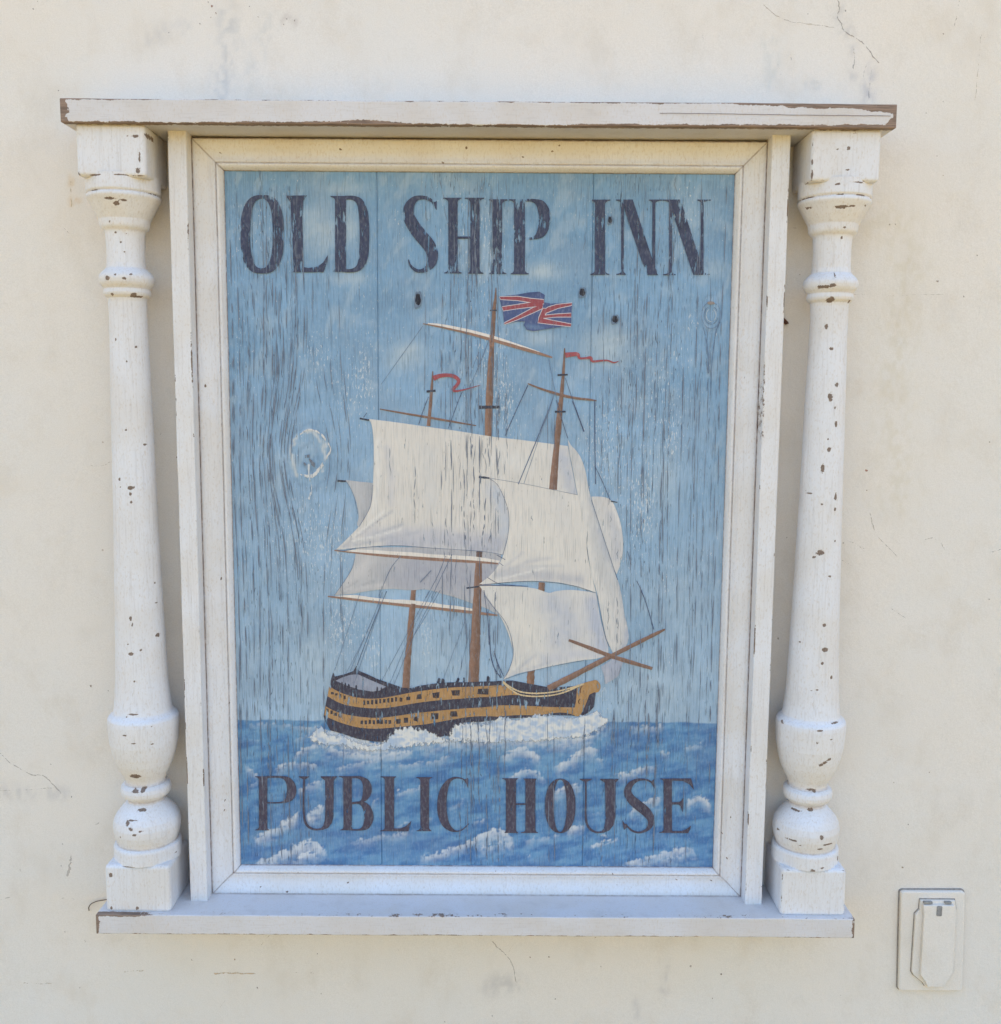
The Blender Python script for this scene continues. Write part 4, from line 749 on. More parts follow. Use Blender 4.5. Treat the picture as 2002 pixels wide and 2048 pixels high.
bow = np.r_[curve(6, [(840, 850), (900, 803), (960, 786), (1005, 778), (1038, 812), (1040, 850), (1020, 882), (985, 884)], 4), curve(6, [(945, 905), (925, 960), (900, 1020), (860, 1085), (815, 1078), (830, 960)], 4)]
for q in (st1, st2, bow): layer('hull_stripe', [q], tone(OC, [], .14, 23), ship, .40, 4)
ports = [(310, 980, 30, 24), (345, 992, 26, 22), (385, 1003, 22, 34), (425, 1022, 20, 34)] + [(612 + 38 * i, 1074 - 4.2 * i, 22, 42) for i in range(9)] + [(963, 1042, 26, 42), (1030, 1030, 38, 38), (1135, 1015, 44, 50), (1292, 1000, 62, 52), (1485, 978, 74, 50), (1745, 966, 104, 50)]
ports += [(262, 1142, 24, 34), (302, 1162, 22, 30), (342, 1180, 22, 32), (380, 1196, 24, 32)] + [(590 + 38 * i, 1256 - .5 * i, 24, 40) for i in range(8)] + [(938, 1250, 40, 40), (1010, 1236, 42, 44), (1105, 1224, 46, 44), (1285, 1204, 60, 56), (1465, 1182, 66, 52)]
for x, y, a, b in ports:
    j = lambda s: (rng.rand() - .5) * s * .25
    layer('gun_port', [Z(5, [(x - a / 2 + j(a), y - b / 2 + j(b)), (x + a / 2 + j(a), y - b / 2 + j(b)), (x + a / 2 + j(a), y + b / 2 + j(b)), (x - a / 2 + j(a), y + b / 2 + j(b))])], (60, 54, 62), ship, .45, rank=LAYER[0] + 1)
LAYER[0] += 1
for x, y, a, b, t in [(1312, 862, 26, 60, 12), (1360, 865, 34, 50, 0), (1492, 860, 26, 60, 14), (1560, 850, 14, 50, 0), (1790, 848, 30, 70, 0), (735, 945, 18, 60, 0), (775, 952, 20, 60, 0), (818, 955, 24, 64, 6), (535, 925, 20, 50, 0), (465, 915, 20, 50, 0), (432, 900, 18, 44, 0), (400, 890, 16, 40, 0), (860, 945, 22, 60, 8)]:
    layer('deck_figure', [Z(5, [(x - a / 2, y + b / 2), (x - a / 3 + t, y - b / 3), (x + t, y - b / 2), (x + a / 2 + t, y - b / 4), (x + a / 2, y + b / 2)])], (54, 52, 68), ship, .4, rank=LAYER[0])
for i in range(10):
    x = 1065 + 82 * i; y = 918 - 26 * min(1, i / 4)
    layer('rail_gap', [ribbon(Z(5, [(x, y - 12, 9), (x - 4, y + 14, 9)]), jit=.4)], (150, 168, 188), ship, .3, rank=LAYER[0] + 1)
LAYER[0] += 1
for dy in (0, 26):
    c = smooth_curve(Z(6, [(200, 790 + dy * .3), (250, 830 + dy * .6), (330, 872 + dy), (420, 890 + dy), (520, 892 + dy), (640, 880 + dy), (740, 858 + dy * .8), (820, 835 + dy * .4), (900, 808)]), 9)
    wv = 3.2 * (0.6 + 0.5 * np.abs(np.sin(np.arange(len(c)) * 1.3)))
    layer('anchor_rope', [ribbon(np.c_[c, wv], n=1, jit=.3)], tone((206, 184, 146), [], .1, 2), ship, .25)
layer('rope', [ribbon(Z(6, [(885, 825, 9), (868, 860, 9), (872, 890, 7)]))], (104, 76, 54), ship, .2); layer('rope', [ribbon(Z(6, [(868, 940, 6), (852, 960, 9), (860, 985, 6)]))], (104, 76, 54), ship, .2, rank=LAYER[0])
spar('bowsprit', 6, [(588, 850, 52), (760, 765, 50), (940, 670, 46), (1120, 578, 40), (1350, 462, 34), (1520, 378, 30), (1600, 338, 14)])
spar('spar', 6, [(768, 432, 24), (950, 500, 32), (1130, 570, 36), (1310, 625, 34), (1490, 678, 26)])
# rigging
RIG = [(1, [(1440, 1150), (1300, 1345), (1150, 1555)], 3.5, .5), (3, [(1238, 50), (1215, 100), (1130, 330)], 6, .62), (3, [(978, 90), (940, 190), (905, 300)], 6, .66), (3, [(508, 212), (482, 250)], 6, .6), (3, [(1735, 0), (1640, 210), (1560, 390)], 6, .62), (3, [(1893, 190), (1800, 420), (1662, 752)], 6, .6), (3, [(1842, 340), (1705, 752)], 4, .52),
       (5, [(570, 30), (470, 340), (330, 765)], 5, .58), (5, [(785, 20), (680, 300), (480, 770)], 5, .56), (5, [(825, 10), (690, 330), (545, 715)], 7, .72), (5, [(775, 130), (640, 520), (520, 880)], 5, .56), (5, [(740, 150), (600, 480), (440, 790)], 4, .5), (5, [(1225, 10), (1080, 300), (780, 860)], 5, .58), (5, [(1255, 10), (1050, 430), (855, 890)], 5, .58), (5, [(1300, 10), (1100, 400), (900, 890)], 5, .58), (5, [(1335, 0), (1190, 260), (1090, 420)], 5, .56), (5, [(1580, 270), (1470, 560), (1368, 840)], 4, .52), (5, [(1620, 380), (1560, 620), (1508, 830)], 4, .55),
       (3, [(770, 1300), (690, 1400), (600, 1610)], 5, .55), (3, [(1110, 1300), (1050, 1450), (960, 1620)], 5, .5), (3, [(1160, 1290), (1080, 1450), (1000, 1620)], 5, .5), (3, [(1000, 1410), (915, 1502)], 6, .55),
       (5, [(1750, 0), (1790, 300), (1800, 520)], 7, .6), (5, [(1800, 280), (1815, 600), (1870, 800)], 8, .66), (5, [(1850, 600), (1895, 760), (1920, 830)], 6, .6), (6, [(85, 480), (110, 640), (180, 760)], 8, .7), (6, [(120, 530), (160, 650), (205, 745)], 8, .7),
       (4, [(855, 10), (890, 100), (942, 242)], 6, .62), (4, [(1025, 0), (1026, 300), (1032, 640)], 7, .66), (4, [(1025, 500), (1080, 610), (1142, 762)], 6, .64), (4, [(1275, 1150), (1302, 1255)], 5, .56), (4, [(1345, 1375), (1400, 1500), (1475, 1745)], 6, .64), (4, [(703, 0), (600, 270), (445, 640)], 5, .56), (4, [(732, 0), (790, 200), (822, 292)], 6, .6), (6, [(1392, 5), (1440, 120), (1505, 345)], 6, .66),
       (2, [(545, 1375), (580, 1560), (612, 1705)], 4, .52), (2, [(660, 1510), (710, 1660), (790, 1880)], 5, .6), (2, [(402, 1562), (330, 1710), (250, 1890)], 5, .6), (2, [(585, 1615), (540, 1760), (480, 1900)], 5, .56), (2, [(865, 1680), (864, 1900)], 6, .6), (2, [(62, 1330), (30, 1410), (0, 1500)], 4, .5), (1, [(1900, 1240), (1830, 1420), (1755, 1590)], 5, .55),
       (4, [(150, 1410), (350, 1388), (600, 1380), (860, 1412), (1035, 1468)], 4, .6), (4, [(145, 1412), (300, 1412), (520, 1418)], 6, .66), (4, [(210, 1350), (300, 1400), (420, 1410)], 5, .6), (3, [(1430, 704), (1500, 755), (1550, 850), (1585, 960), (1592, 1060), (1578, 1170), (1545, 1290)], 4, .58), (3, [(350, 1250), (700, 1222), (1000, 1240), (1380, 1267), (1540, 1292)], 4, .5), (3, [(556, 760), (545, 880), (520, 960), (450, 1080)], 4, .5), (4, [(230, 596), (500, 640), (740, 690), (895, 722)], 3, .42),
       (4, [(1000, 760), (1090, 1040), (1150, 1220), (1200, 1370)], 5, .5), (4, [(280, 1180), (345, 1215)], 5, .6), (4, [(300, 1240), (330, 1262)], 5, .5), (3, [(345, 722), (405, 825), (440, 980)], 3, .45), (3, [(418, 1320), (385, 1420), (265, 1600)], 3, .5), (3, [(275, 1255), (345, 1262), (430, 1240)], 5, .5), (6, [(35, 40), (110, 140), (190, 235), (240, 320), (275, 430), (288, 560), (250, 690), (205, 765)], 5, .55), (6, [(210, 772), (480, 690), (900, 606)], 4, .5), (6, [(1015, 40), (1050, 220), (1090, 420), (1120, 490)], 4, .4)]
rp = [ribbon(np.c_[Z(k, pts)[:, :2] + (rng.rand(len(pts), 2) - .5) * .5, np.full(len(pts), wd / ZR[k][2] * 0.78)], n=5, jit=.5) for k, pts, wd, al in RIG]
rank = LAYER[0] + 1; LAYER[0] += 1
for q, (k, pts, wd, al) in zip(rp, RIG):
    layer('rigging_line', [q], (78, 90, 118) if al > .58 else (104, 120, 146), ship, .3, rank=rank)
# flags
flag_out = Z(2, [(200, 945), (330, 932), (400, 918), (480, 912), (518, 935), (512, 985), (560, 995), (650, 990), (708, 990), (702, 1070), (700, 1150), (600, 1160), (520, 1172), (440, 1186), (392, 1176), (372, 1142), (382, 1120), (330, 1118), (238, 1136), (225, 1040)])
layer('flag', [flag_out], tone((78, 92, 136), [(2, [(330, 935), (480, 920)], 16, (62, 76, 116), .7), (2, [(400, 1150), (500, 1165)], 16, (104, 130, 166), .8)], .1, 31), ship, .2, 4)
reds = [[(205, 948), (330, 946), (420, 960), (510, 968), (512, 995), (420, 986), (330, 972), (212, 965)], [(222, 1018), (330, 1002), (440, 984), (506, 985), (500, 1010), (420, 1018), (320, 1030), (230, 1044)], [(236, 1130), (330, 1082), (440, 1022), (506, 1000), (500, 1028), (430, 1060), (330, 1104), (242, 1136)],
        [(500, 1050), (540, 1020), (600, 1002), (706, 991), (703, 1006), (610, 1026), (530, 1058)], [(500, 1078), (600, 1068), (700, 1062), (700, 1086), (600, 1086), (500, 1096)], [(480, 1092), (560, 1110), (700, 1137), (698, 1153), (600, 1142), (470, 1126)], [(505, 1028), (540, 1030), (505, 1100), (470, 1126), (478, 1090)]]
r1 = LAYER[0] + 1; LAYER[0] += 2
for q in reds:
    for i in range(len(q)):
        pass
    e = Z(2, q); layer('flag_band', [ribbon(np.c_[np.r_[e, e[:1]], np.full(len(e) + 1, 2.6)], n=1)], (206, 200, 206), ship, .1, rank=r1)
for q in reds: layer('flag_band', [Z(2, q)], tone((152, 78, 86), [], .08, 5), ship, .15, rank=r1 + 1)
layer('pennant', [ribbon(Z(1, [(1512, 1512, 36), (1560, 1494, 28), (1620, 1490, 24), (1665, 1503, 26), (1688, 1530, 24), (1672, 1562, 22), (1648, 1588, 22), (1672, 1600, 14), (1750, 1584, 8), (1838, 1558, 3)]), n=6)], tone((156, 80, 86), [(1, [(1660, 1570), (1660, 1600)], 14, (140, 70, 80), .6)], .1, 6), ship, .18, 4)
layer('pennant', [ribbon(Z(2, [(660, 1352, 36), (705, 1346, 30), (745, 1346, 26), (758, 1372, 16), (800, 1372, 14), (835, 1370, 22), (848, 1394, 16), (900, 1390, 13), (950, 1388, 11), (995, 1403, 10), (1030, 1392, 3)]), n=4)], tone((158, 82, 88), [], .1, 7), ship, .18, 4)
# the bow wave covers the foot of the hull
foam = np.r_[Z(7, [(560, 200), (600, 150), (640, 105), (690, 75), (720, 100), (760, 148), (860, 146), (905, 185), (1000, 205), (1100, 222), (1140, 190), (1180, 140), (1240, 105), (1350, 92), (1450, 118), (1560, 165), (1585, 178), (1600, 110), (1650, 72), (1760, 58), (1850, 66)]), Z(8, [(60, 70), (150, 48), (230, 15), (330, 35), (420, 20), (500, -8), (600, 5), (740, 25), (860, -2), (925, -25), (980, 30), (1030, 85), (1000, 130), (940, 165), (850, 215), (700, 228), (500, 246), (300, 255), (100, 262)]), Z(7, [(1750, 250), (1600, 255), (1500, 270), (1300, 292), (1150, 315), (1000, 315), (850, 290), (700, 270), (620, 250)])]
def foamcol(P):
    n = fbm(P[:, 0] / 14, P[:, 1] / 8, 51, 4); n2 = fbm(P[:, 0] / 5, P[:, 1] / 4, 53, 2)
    k = sm(.36, .62, n * .6 + n2 * .4)[:, None]; return lin((172, 190, 212)) * (1 - k) + lin((220, 220, 217)) * k
wv_ = layer('bow_wave', [foam], foamcol, sign, .12, 3, ragged=16.0); wv_['label'] = 'white painted foam along the waterline of the ship'

# ------------------------------------------------------------------ lettering
def stem(xl, xr, yt, yb, tl, tr, bl, br, b=34, t=7):
    """a stroke with bracketed serifs"""
    def br_(x0, y0, x1, y1, n=5):   # concave quarter from serif tip to stem
        u = np.linspace(0, np.pi / 2, n); return [(x0 + (x1 - x0) * np.sin(a), y0 + (y1 - y0) * (1 - np.cos(a))) for a in u]
    p = [(tl, yt), (tr, yt), (tr, yt + t * .5)] + br_(tr, yt + t, xr, yt + b) + br_(br, yb - t, xr, yb - b)[::-1] + [(br, yb), (bl, yb)] + br_(bl, yb - t, xl, yb - b) + br_(tl, yt + t, xl, yt + b)[::-1]
    return np.array(p)
def ring(o, i): o, i = np.asarray(o, float), np.asarray(i, float); return np.r_[o, o[:1], i[:1], i[::-1]]
def sup(cx, cy, rx, ry, e=2.4, n=56):
    a = np.linspace(0, 2 * np.pi, n, endpoint=False); c, s = np.cos(a), np.sin(a)
    return np.c_[cx + rx * np.sign(c) * np.abs(c) ** (2 / e), cy + ry * np.sign(s) * np.abs(s) ** (2 / e)]
def bowl(o, i): return np.r_[smooth_curve(o, 6), smooth_curve(i, 6)[::-1]]
def rb(p): return ribbon(np.array(p, float), n=6)
LET = [
 ('O', 1, [ring(sup(328, 515, 150, 272, 2.7), sup(323, 510, 78, 240, 2.6))]),
 ('L', 1, [np.array([(492, 248), (638, 246), (612, 284), (606, 400), (610, 600), (612, 742), (650, 748), (712, 738), (750, 710), (786, 652), (770, 735), (752, 778), (520, 778), (543, 740), (540, 600), (528, 400), (524, 295)], float)]),
 ('D', 1, [stem(832, 908, 250, 776, 796, 935, 812, 935, 30), bowl([(900, 248), (965, 250), (1015, 270), (1048, 325), (1064, 400), (1069, 510), (1064, 640), (1046, 715), (1008, 762), (955, 778), (900, 778)], [(900, 275), (945, 275), (980, 300), (995, 360), (1000, 420), (1003, 510), (1000, 620), (992, 700), (975, 738), (940, 755), (900, 755)])]),
 ('S', 1, [rb([(1528, 325, 8), (1512, 295, 16), (1478, 270, 24), (1430, 260, 26), (1380, 275, 44), (1345, 325, 68), (1342, 390, 80), (1380, 465, 88), (1430, 530, 90), (1480, 590, 88), (1506, 650, 78), (1502, 710, 62), (1470, 752, 40), (1425, 770, 26), (1385, 760, 22), (1352, 728, 14), (1340, 690, 7)]), np.array([(1536, 285), (1534, 348), (1502, 300)], float)]),
 ('H', 1, [stem(1616, 1680, 262, 786, 1580, 1706, 1588, 1708), stem(1768, 1832, 262, 788, 1730, 1864, 1750, 1858), np.array([(1672, 530), (1775, 530), (1775, 546), (1672, 546)], float)]),
 ('I', 2, [stem(155, 222, 273, 790, 132, 278, 134, 252)]),
 ('P', 2, [stem(305, 380, 273, 792, 273, 400, 283, 406), bowl([(375, 271), (440, 271), (505, 284), (545, 335), (560, 402), (548, 470), (510, 530), (440, 552), (372, 549)], [(375, 290), (425, 290), (458, 312), (472, 360), (476, 415), (470, 470), (455, 515), (425, 536), (372, 532)])]),
 ('I', 2, [stem(864, 934, 275, 796, 843, 972, 833, 964)]),
 ('N', 2, [stem(1046, 1064, 275, 796, 1010, 1090, 1012, 1092, 26), np.array([(1055, 275), (1126, 275), (1296, 790), (1298, 797), (1222, 797), (1052, 300)], float), stem(1262, 1282, 275, 797, 1238, 1328, 1250, 1300, 26)]),
 ('N', 2, [stem(1378, 1398, 275, 798, 1332, 1420, 1334, 1422, 26), np.array([(1385, 275), (1456, 275), (1622, 788), (1624, 796), (1545, 796), (1380, 300)], float), stem(1596, 1616, 275, 796, 1573, 1666, 1575, 1658, 26)]),
 ('P', 7, [stem(245, 305, 474, 862, 218, 330, 216, 318, 26, 5), bowl([(300, 471), (400, 471), (460, 481), (500, 520), (514, 570), (504, 620), (468, 655), (400, 668), (300, 669)], [(300, 486), (395, 486), (428, 502), (444, 535), (448, 570), (443, 610), (430, 642), (395, 658), (300, 659)])]),
 ('U', 7, [rb([(570, 490, 15), (566, 600, 14), (566, 720, 15), (574, 790, 17), (600, 835, 18), (650, 856, 14), (700, 850, 14)]), np.array([(530, 474), (606, 474), (605, 480), (580, 495), (560, 495), (532, 480)], float), np.array([(688, 474), (806, 474), (804, 480), (782, 505), (780, 760), (768, 810), (740, 845), (700, 860), (680, 856), (705, 830), (718, 790), (722, 700), (720, 505), (690, 482)], float)]),
 ('B', 7, [stem(852, 912, 473, 862, 818, 930, 828, 930, 26, 5), bowl([(905, 473), (975, 474), (1030, 500), (1054, 548), (1050, 600), (1020, 645), (985, 660)], [(905, 487), (955, 490), (982, 510), (992, 550), (990, 600), (980, 640), (960, 658)]), bowl([(905, 660), (990, 655), (1040, 685), (1066, 745), (1062, 800), (1030, 850), (975, 864), (905, 863)], [(905, 675), (960, 674), (985, 695), (1000, 745), (998, 800), (985, 838), (955, 853), (905, 852)])]),
 ('L', 7, [stem(1148, 1215, 475, 868, 1118, 1230, 1116, 1235, 26, 5), np.array([(1210, 868), (1210, 848), (1260, 848), (1300, 832), (1340, 792), (1330, 835), (1318, 869)], float)]),
 ('I', 7, [stem(1404, 1466, 480, 868, 1374, 1490, 1376, 1490, 30, 5)]),
 ('C', 7, [bowl([(1742, 520), (1715, 492), (1680, 480), (1640, 480), (1590, 505), (1545, 570), (1525, 660), (1530, 750), (1560, 825), (1610, 865), (1660, 874), (1710, 858), (1756, 814)], [(1738, 522), (1710, 498), (1680, 490), (1650, 494), (1618, 520), (1600, 580), (1592, 660), (1596, 740), (1612, 810), (1640, 850), (1670, 864), (1708, 850), (1750, 812)]), np.array([(1748, 482), (1747, 562), (1734, 530), (1716, 500)], float)]),
 ('H', 8, [stem(258, 330, 488, 881, 232, 346, 248, 346, 26, 5), stem(398, 470, 490, 881, 384, 478, 366, 488, 26, 5), np.array([(325, 668), (402, 668), (402, 679), (325, 679)], float)]),
 ('O', 8, [ring(sup(648, 686, 110, 196, 2.2), sup(647, 685, 46, 187, 2.2))]),
 ('U', 8, [rb([(830, 505, 14), (832, 620, 13), (830, 740, 14), (838, 810, 16), (865, 855, 17), (910, 876, 13), (960, 872, 13)]), np.array([(788, 492), (876, 492), (874, 498), (842, 512), (822, 512), (790, 500)], float), np.array([(933, 492), (1067, 492), (1064, 500), (1045, 520), (1044, 770), (1030, 825), (1000, 862), (960, 880), (938, 876), (960, 850), (972, 800), (972, 700), (968, 520), (936, 500)], float)]),
 ('S', 8, [rb([(1316, 535, 6), (1295, 512, 12), (1260, 498, 13), (1205, 500, 20), (1155, 530, 40), (1132, 580, 52), (1155, 635, 62), (1205, 680, 70), (1260, 725, 68), (1296, 775, 54), (1296, 820, 40), (1268, 858, 22), (1215, 877, 14), (1160, 862, 14), (1115, 815, 9)]), np.array([(1322, 494), (1324, 562), (1296, 515)], float), np.array([(1092, 788), (1106, 860), (1130, 838)], float)]),
 ('E', 8, [stem(1390, 1450, 490, 880, 1366, 1470, 1358, 1470, 26, 5), np.array([(1445, 489), (1588, 489), (1596, 520), (1610, 574), (1575, 532), (1530, 508), (1445, 505)], float), np.array([(1445, 660), (1500, 658), (1516, 650), (1532, 626), (1526, 735), (1512, 690), (1498, 677), (1445, 677)], float), np.array([(1445, 866), (1520, 866), (1556, 852), (1588, 826), (1580, 856), (1566, 882), (1445, 881)], float)])]
words = {}
LAYER[0] += 1; LR = LAYER[0]
for i, (ch, k, polys) in enumerate(LET):
    if i == 0: lt = part_empty('lettering', (960, 560)); lt['label'] = 'dark serif words OLD SHIP INN across the top'
    if i == 10: lt = part_empty('lettering', (960, 1680)); lt['label'] = 'dark serif words PUBLIC HOUSE across the sea'
    c1, c2 = ((62, 68, 94), (80, 92, 120)) if i < 10 else ((74, 68, 84), (88, 82, 104))
    def wf(P, i=i): return np.clip((.36 if i < 10 else .22) + (.7 if i < 10 else .5) * (fbm(P[:, 0] / 22, P[:, 1] / 40, 61 + i % 3, 3) - .42), 0, 1)
    o = layer('letter', [Z(k, p)[:, :2] for p in polys], tone(c1, [], .22, 60 + i), lt, wf, 4, rank=LR, zone=.8)
    o['label'] = 'letter ' + ch

# splits, nail holes and knot edges in the boards
SPL = [(1, (310, 80), (345, 1050), 1.0), (1, (505, 180), (560, 1160), .9), (1, (250, 850), (275, 1090), .9), (1, (170, 700), (250, 1300), .6), (1, (410, 480), (430, 1080), .7), (1, (380, 560), (365, 1350), .6), (1, (320, 1060), (350, 1600), .7), (1, (420, 1250), (440, 1700), .7), (1, (560, 1250), (500, 1800), .7), (1, (590, 1560), (560, 1900), .7), (1, (140, 120), (160, 1000), .5), (1, (230, 1080), (240, 1700), .6), (1, (470, 480), (490, 900), .7), (1, (1560, 130), (1610, 450), .8), (1, (1490, 130), (1530, 260), .7), (1, (1850, 120), (1830, 420), .7), (1, (1800, 300), (1810, 860), 1.3), (1, (1800, 870), (1805, 1240), .8), (1, (1705, 1030), (1700, 1480), .8), (1, (1690, 560), (1685, 980), .7), (1, (1760, 600), (1740, 1000), .6),
       (2, (30, 300), (40, 900), 1.3), (2, (190, 260), (185, 800), 1.2), (2, (130, 800), (130, 1160), .8), (2, (190, 800), (195, 1300), .9), (2, (100, 120), (85, 260), .7), (2, (255, 130), (240, 340), .7), (2, (800, 500), (785, 630), .8), (2, (1215, 170), (1195, 500), .7), (2, (1410, 120), (1430, 230), .7), (2, (1370, 150), (1390, 330), .7), (2, (1325, 840), (1290, 1300), 1.0), (2, (1290, 1300), (1280, 1880), .9), (2, (1145, 750), (1140, 1300), .8), (2, (1125, 1380), (1115, 1700), .8), (2, (1205, 960), (1190, 1650), .9), (2, (1390, 800), (1378, 1060), .8), (2, (1320, 380), (1290, 780), .6), (2, (1430, 470), (1395, 760), .7), (2, (1635, 1150), (1645, 1560), .8), (2, (1670, 1200), (1655, 1900), .7), (2, (1430, 1280), (1440, 1420), .6), (2, (960, 1450), (955, 1880), .6), (2, (150, 1300), (130, 1600), .7), (2, (205, 1500), (200, 1900), .8), (2, (250, 1560), (255, 1900), .6),
       (3, (875, 620), (872, 1050), 1.0), (3, (1245, 640), (1262, 1330), 1.2), (3, (1300, 190), (1305, 560), 1.1), (3, (1330, 460), (1318, 860), 1.2), (3, (1300, 880), (1300, 1300), .9), (3, (1410, 480), (1415, 690), 1.1), (3, (1418, 860), (1385, 1230), 1.3), (3, (1215, 560), (1222, 800), .9), (3, (1508, 60), (1508, 420), 1.2), (3, (1518, 500), (1505, 690), 1.2), (3, (1440, 390), (1438, 620), 1.0), (3, (1110, 1010), (1140, 1300), .9), (3, (1005, 1040), (1030, 1280), .9), (3, (1370, 640), (1366, 920), .8), (3, (1575, 60), (1575, 560), .7), (3, (1325, 870), (1325, 1100), .8), (3, (1465, 1040), (1440, 1200), .8), (3, (1390, 200), (1395, 560), .7), (3, (1120, 1300), (1120, 1500), .8), (3, (1265, 1340), (1275, 1530), .8), (3, (1190, 1300), (1180, 1520), .6), (3, (1490, 1570), (1490, 1650), .8), (3, (680, 480), (690, 700), .7), (3, (1140, 1560), (1140, 1900), .6), (3, (1440, 1720), (1440, 1880), .9), (3, (1400, 1740), (1400, 1900), .7),
       (4, (1130, 500), (1130, 800), .7), (4, (1215, 250), (1210, 520), 1.0), (4, (1300, 20), (1275, 320), .9), (4, (1390, 320), (1385, 660), .9), (4, (1490, 60), (1480, 320), .7), (4, (1600, 60), (1590, 420), .7), (4, (1740, 280), (1735, 480), .7), (4, (1530, 830), (1525, 1200), .9), (4, (1850, 800), (1830, 1500), .8), (4, (1745, 980), (1740, 1300), .7), (4, (1330, 1180), (1330, 1290), .8), (4, (1440, 1100), (1435, 1500), .6), (4, (1130, 1580), (1125, 1750), .9), (4, (1205, 1660), (1195, 1850), 1.0), (4, (1150, 880), (1140, 960), .8), (4, (545, 880), (550, 930), .7), (4, (270, 1460), (270, 1520), .9), (4, (480, 1450), (470, 1560), .6), (4, (1350, 880), (1345, 1030), .7), (4, (1300, 960), (1290, 1100), .7), (4, (965, 1000), (972, 1260), .7), (4, (1200, 1130), (1198, 1210), .9),
       (5, (1800, 120), (1790, 260), .9), (5, (1845, 380), (1850, 640), .9), (5, (1770, 1240), (1790, 1600), 1.2), (5, (1620, 1260), (1625, 1500), 1.0), (5, (1545, 1240), (1545, 1560), 1.0), (5, (1690, 1250), (1700, 1440), .8),
       (6, (1190, 60), (1185, 330), 1.0), (6, (1110, 100), (1105, 250), .8), (6, (1330, 640), (1300, 1050), .9), (6, (1450, 720), (1420, 1240), 1.3), (6, (1465, 1060), (1440, 1471), 1.8), (6, (1540, 780), (1525, 1220), 1.3), (6, (1150, 1030), (1150, 1330), 1.0), (6, (1210, 650), (1205, 800), .7), (6, (1300, 1180), (1295, 1280), 1.0), (6, (905, 1100), (895, 1400), 1.2), (6, (220, 1080), (218, 1440), 1.1), (6, (85, 1080), (82, 1440), 1.3), (6, (170, 1200), (175, 1440), .7),
       (7, (310, 60), (315, 440), 1.5), (7, (365, 60), (385, 450), 1.3), (7, (490, 80), (490, 440), 1.0), (7, (570, 80), (565, 320), 1.0), (7, (405, 790), (412, 1090), 1.5), (7, (425, 570), (435, 700), 1.0), (7, (450, 740), (465, 860), .9), (7, (520, 880), (520, 1090), .7), (7, (390, 850), (395, 980), 1.0), (7, (1705, 60), (1698, 480), 1.1), (7, (1765, 60), (1765, 650), 1.2), (7, (1825, 60), (1825, 650), 1.2), (7, (1685, 670), (1690, 1000), 1.3), (7, (1120, 180), (1125, 440), .9), (7, (600, 400), (605, 560), .8), (7, (1790, 600), (1785, 720), 1.0), (7, (1800, 900), (1805, 1050), 1.0), (7, (320, 1060), (315, 1100), 1.0), (7, (1880, 60), (1885, 420), 1.0), (7, (1730, 900), (1735, 1060), .7), (7, (1035, 240), (1035, 380), .6),
       (8, (140, 50), (140, 500), 1.2), (8, (212, 320), (205, 1090), 1.6), (8, (255, 0), (250, 400), 1.2), (8, (1255, 0), (1250, 180), 1.2), (8, (1290, 60), (1268, 480), 2.0), (8, (1265, 480), (1262, 580), 1.4), (8, (1335, 360), (1318, 700), 1.6), (8, (1335, 0), (1335, 150), 1.0), (8, (1030, 0), (1012, 480), .9), (8, (120, 600), (125, 1080), 1.3), (8, (60, 80), (65, 680), 1.3), (8, (20, 200), (25, 720), 1.0), (8, (820, 100), (812, 330), 1.2), (8, (815, 900), (808, 1010), 1.0), (8, (945, 940), (945, 1090), 1.2), (8, (1150, 110), (1145, 200), 1.2), (8, (1130, 880), (1125, 1000), .7), (8, (170, 460), (165, 680), 1.0), (8, (95, 180), (95, 300), .9), (8, (1145, 430), (1145, 480), 1.0), (8, (1285, 1040), (1285, 1100), 1.0), (8, (1440, 1060), (1440, 1110), 1.0), (8, (40, 930), (42, 1010), .9), (8, (160, 920), (162, 1090), .9), (8, (250, 930), (245, 1060), .8)]
LAYER[0] += 1; CR = LAYER[0]; sp = []
# long grain lines that run the height of the boards and part around the knot
for x0, x1, cnt in ((456, 640, 30), (640, 745, 4), (850, 1015, 18), (1030, 1180, 3), (1195, 1455, 22)):
    for _ in range(cnt):
        xt = x0 + (x1 - x0) * rng.rand(); y = 345 + rng.rand() * 500; yend = y + 250 + rng.rand() * 1000; wd = .6 + .7 * rng.rand() ** 2; ph = rng.rand() * 9
        while y < min(yend, 1722):
            e = min(y + 20 + rng.rand() * 80, yend, 1724); yy = np.linspace(y, e, 7)
            f = (yy - 340) / 1390; xx_ = xt + (480 - 448 if xt < 700 else 0) * f * (1 - (xt - 448) / 300 if xt < 748 else 0) - (43 * f * (xt - 1100) / 370 if xt > 1100 else 0)
            dx = xx_ - 618; g_ = np.exp(-((yy - 912) / 130) ** 2) * np.exp(-(dx / 80) ** 2); xx_ = xx_ + np.sign(dx) * 34 * g_ + np.sin(yy / 95 + ph) * 1.6 + (rng.rand(7) - .5) * .8
            flip = np.ptp(np.sign(dx)) > 0 and g_.max() > .05; mid = np.array([[xx_[3], yy[3]]]); over = any(inpoly(mid, p_)[0] for p_ in SHAPES)
            if not flip and (not over or 870 < xx_[3] < 1010 and rng.rand() < .45): sp.append(ribbon(np.c_[xx_, yy, wd * np.array([.4, 1, 1.5, 1.7, 1.4, 1, .4]) * (.6 + .6 * rng.rand())], n=2))
            y = e + 2 + rng.rand() * 40
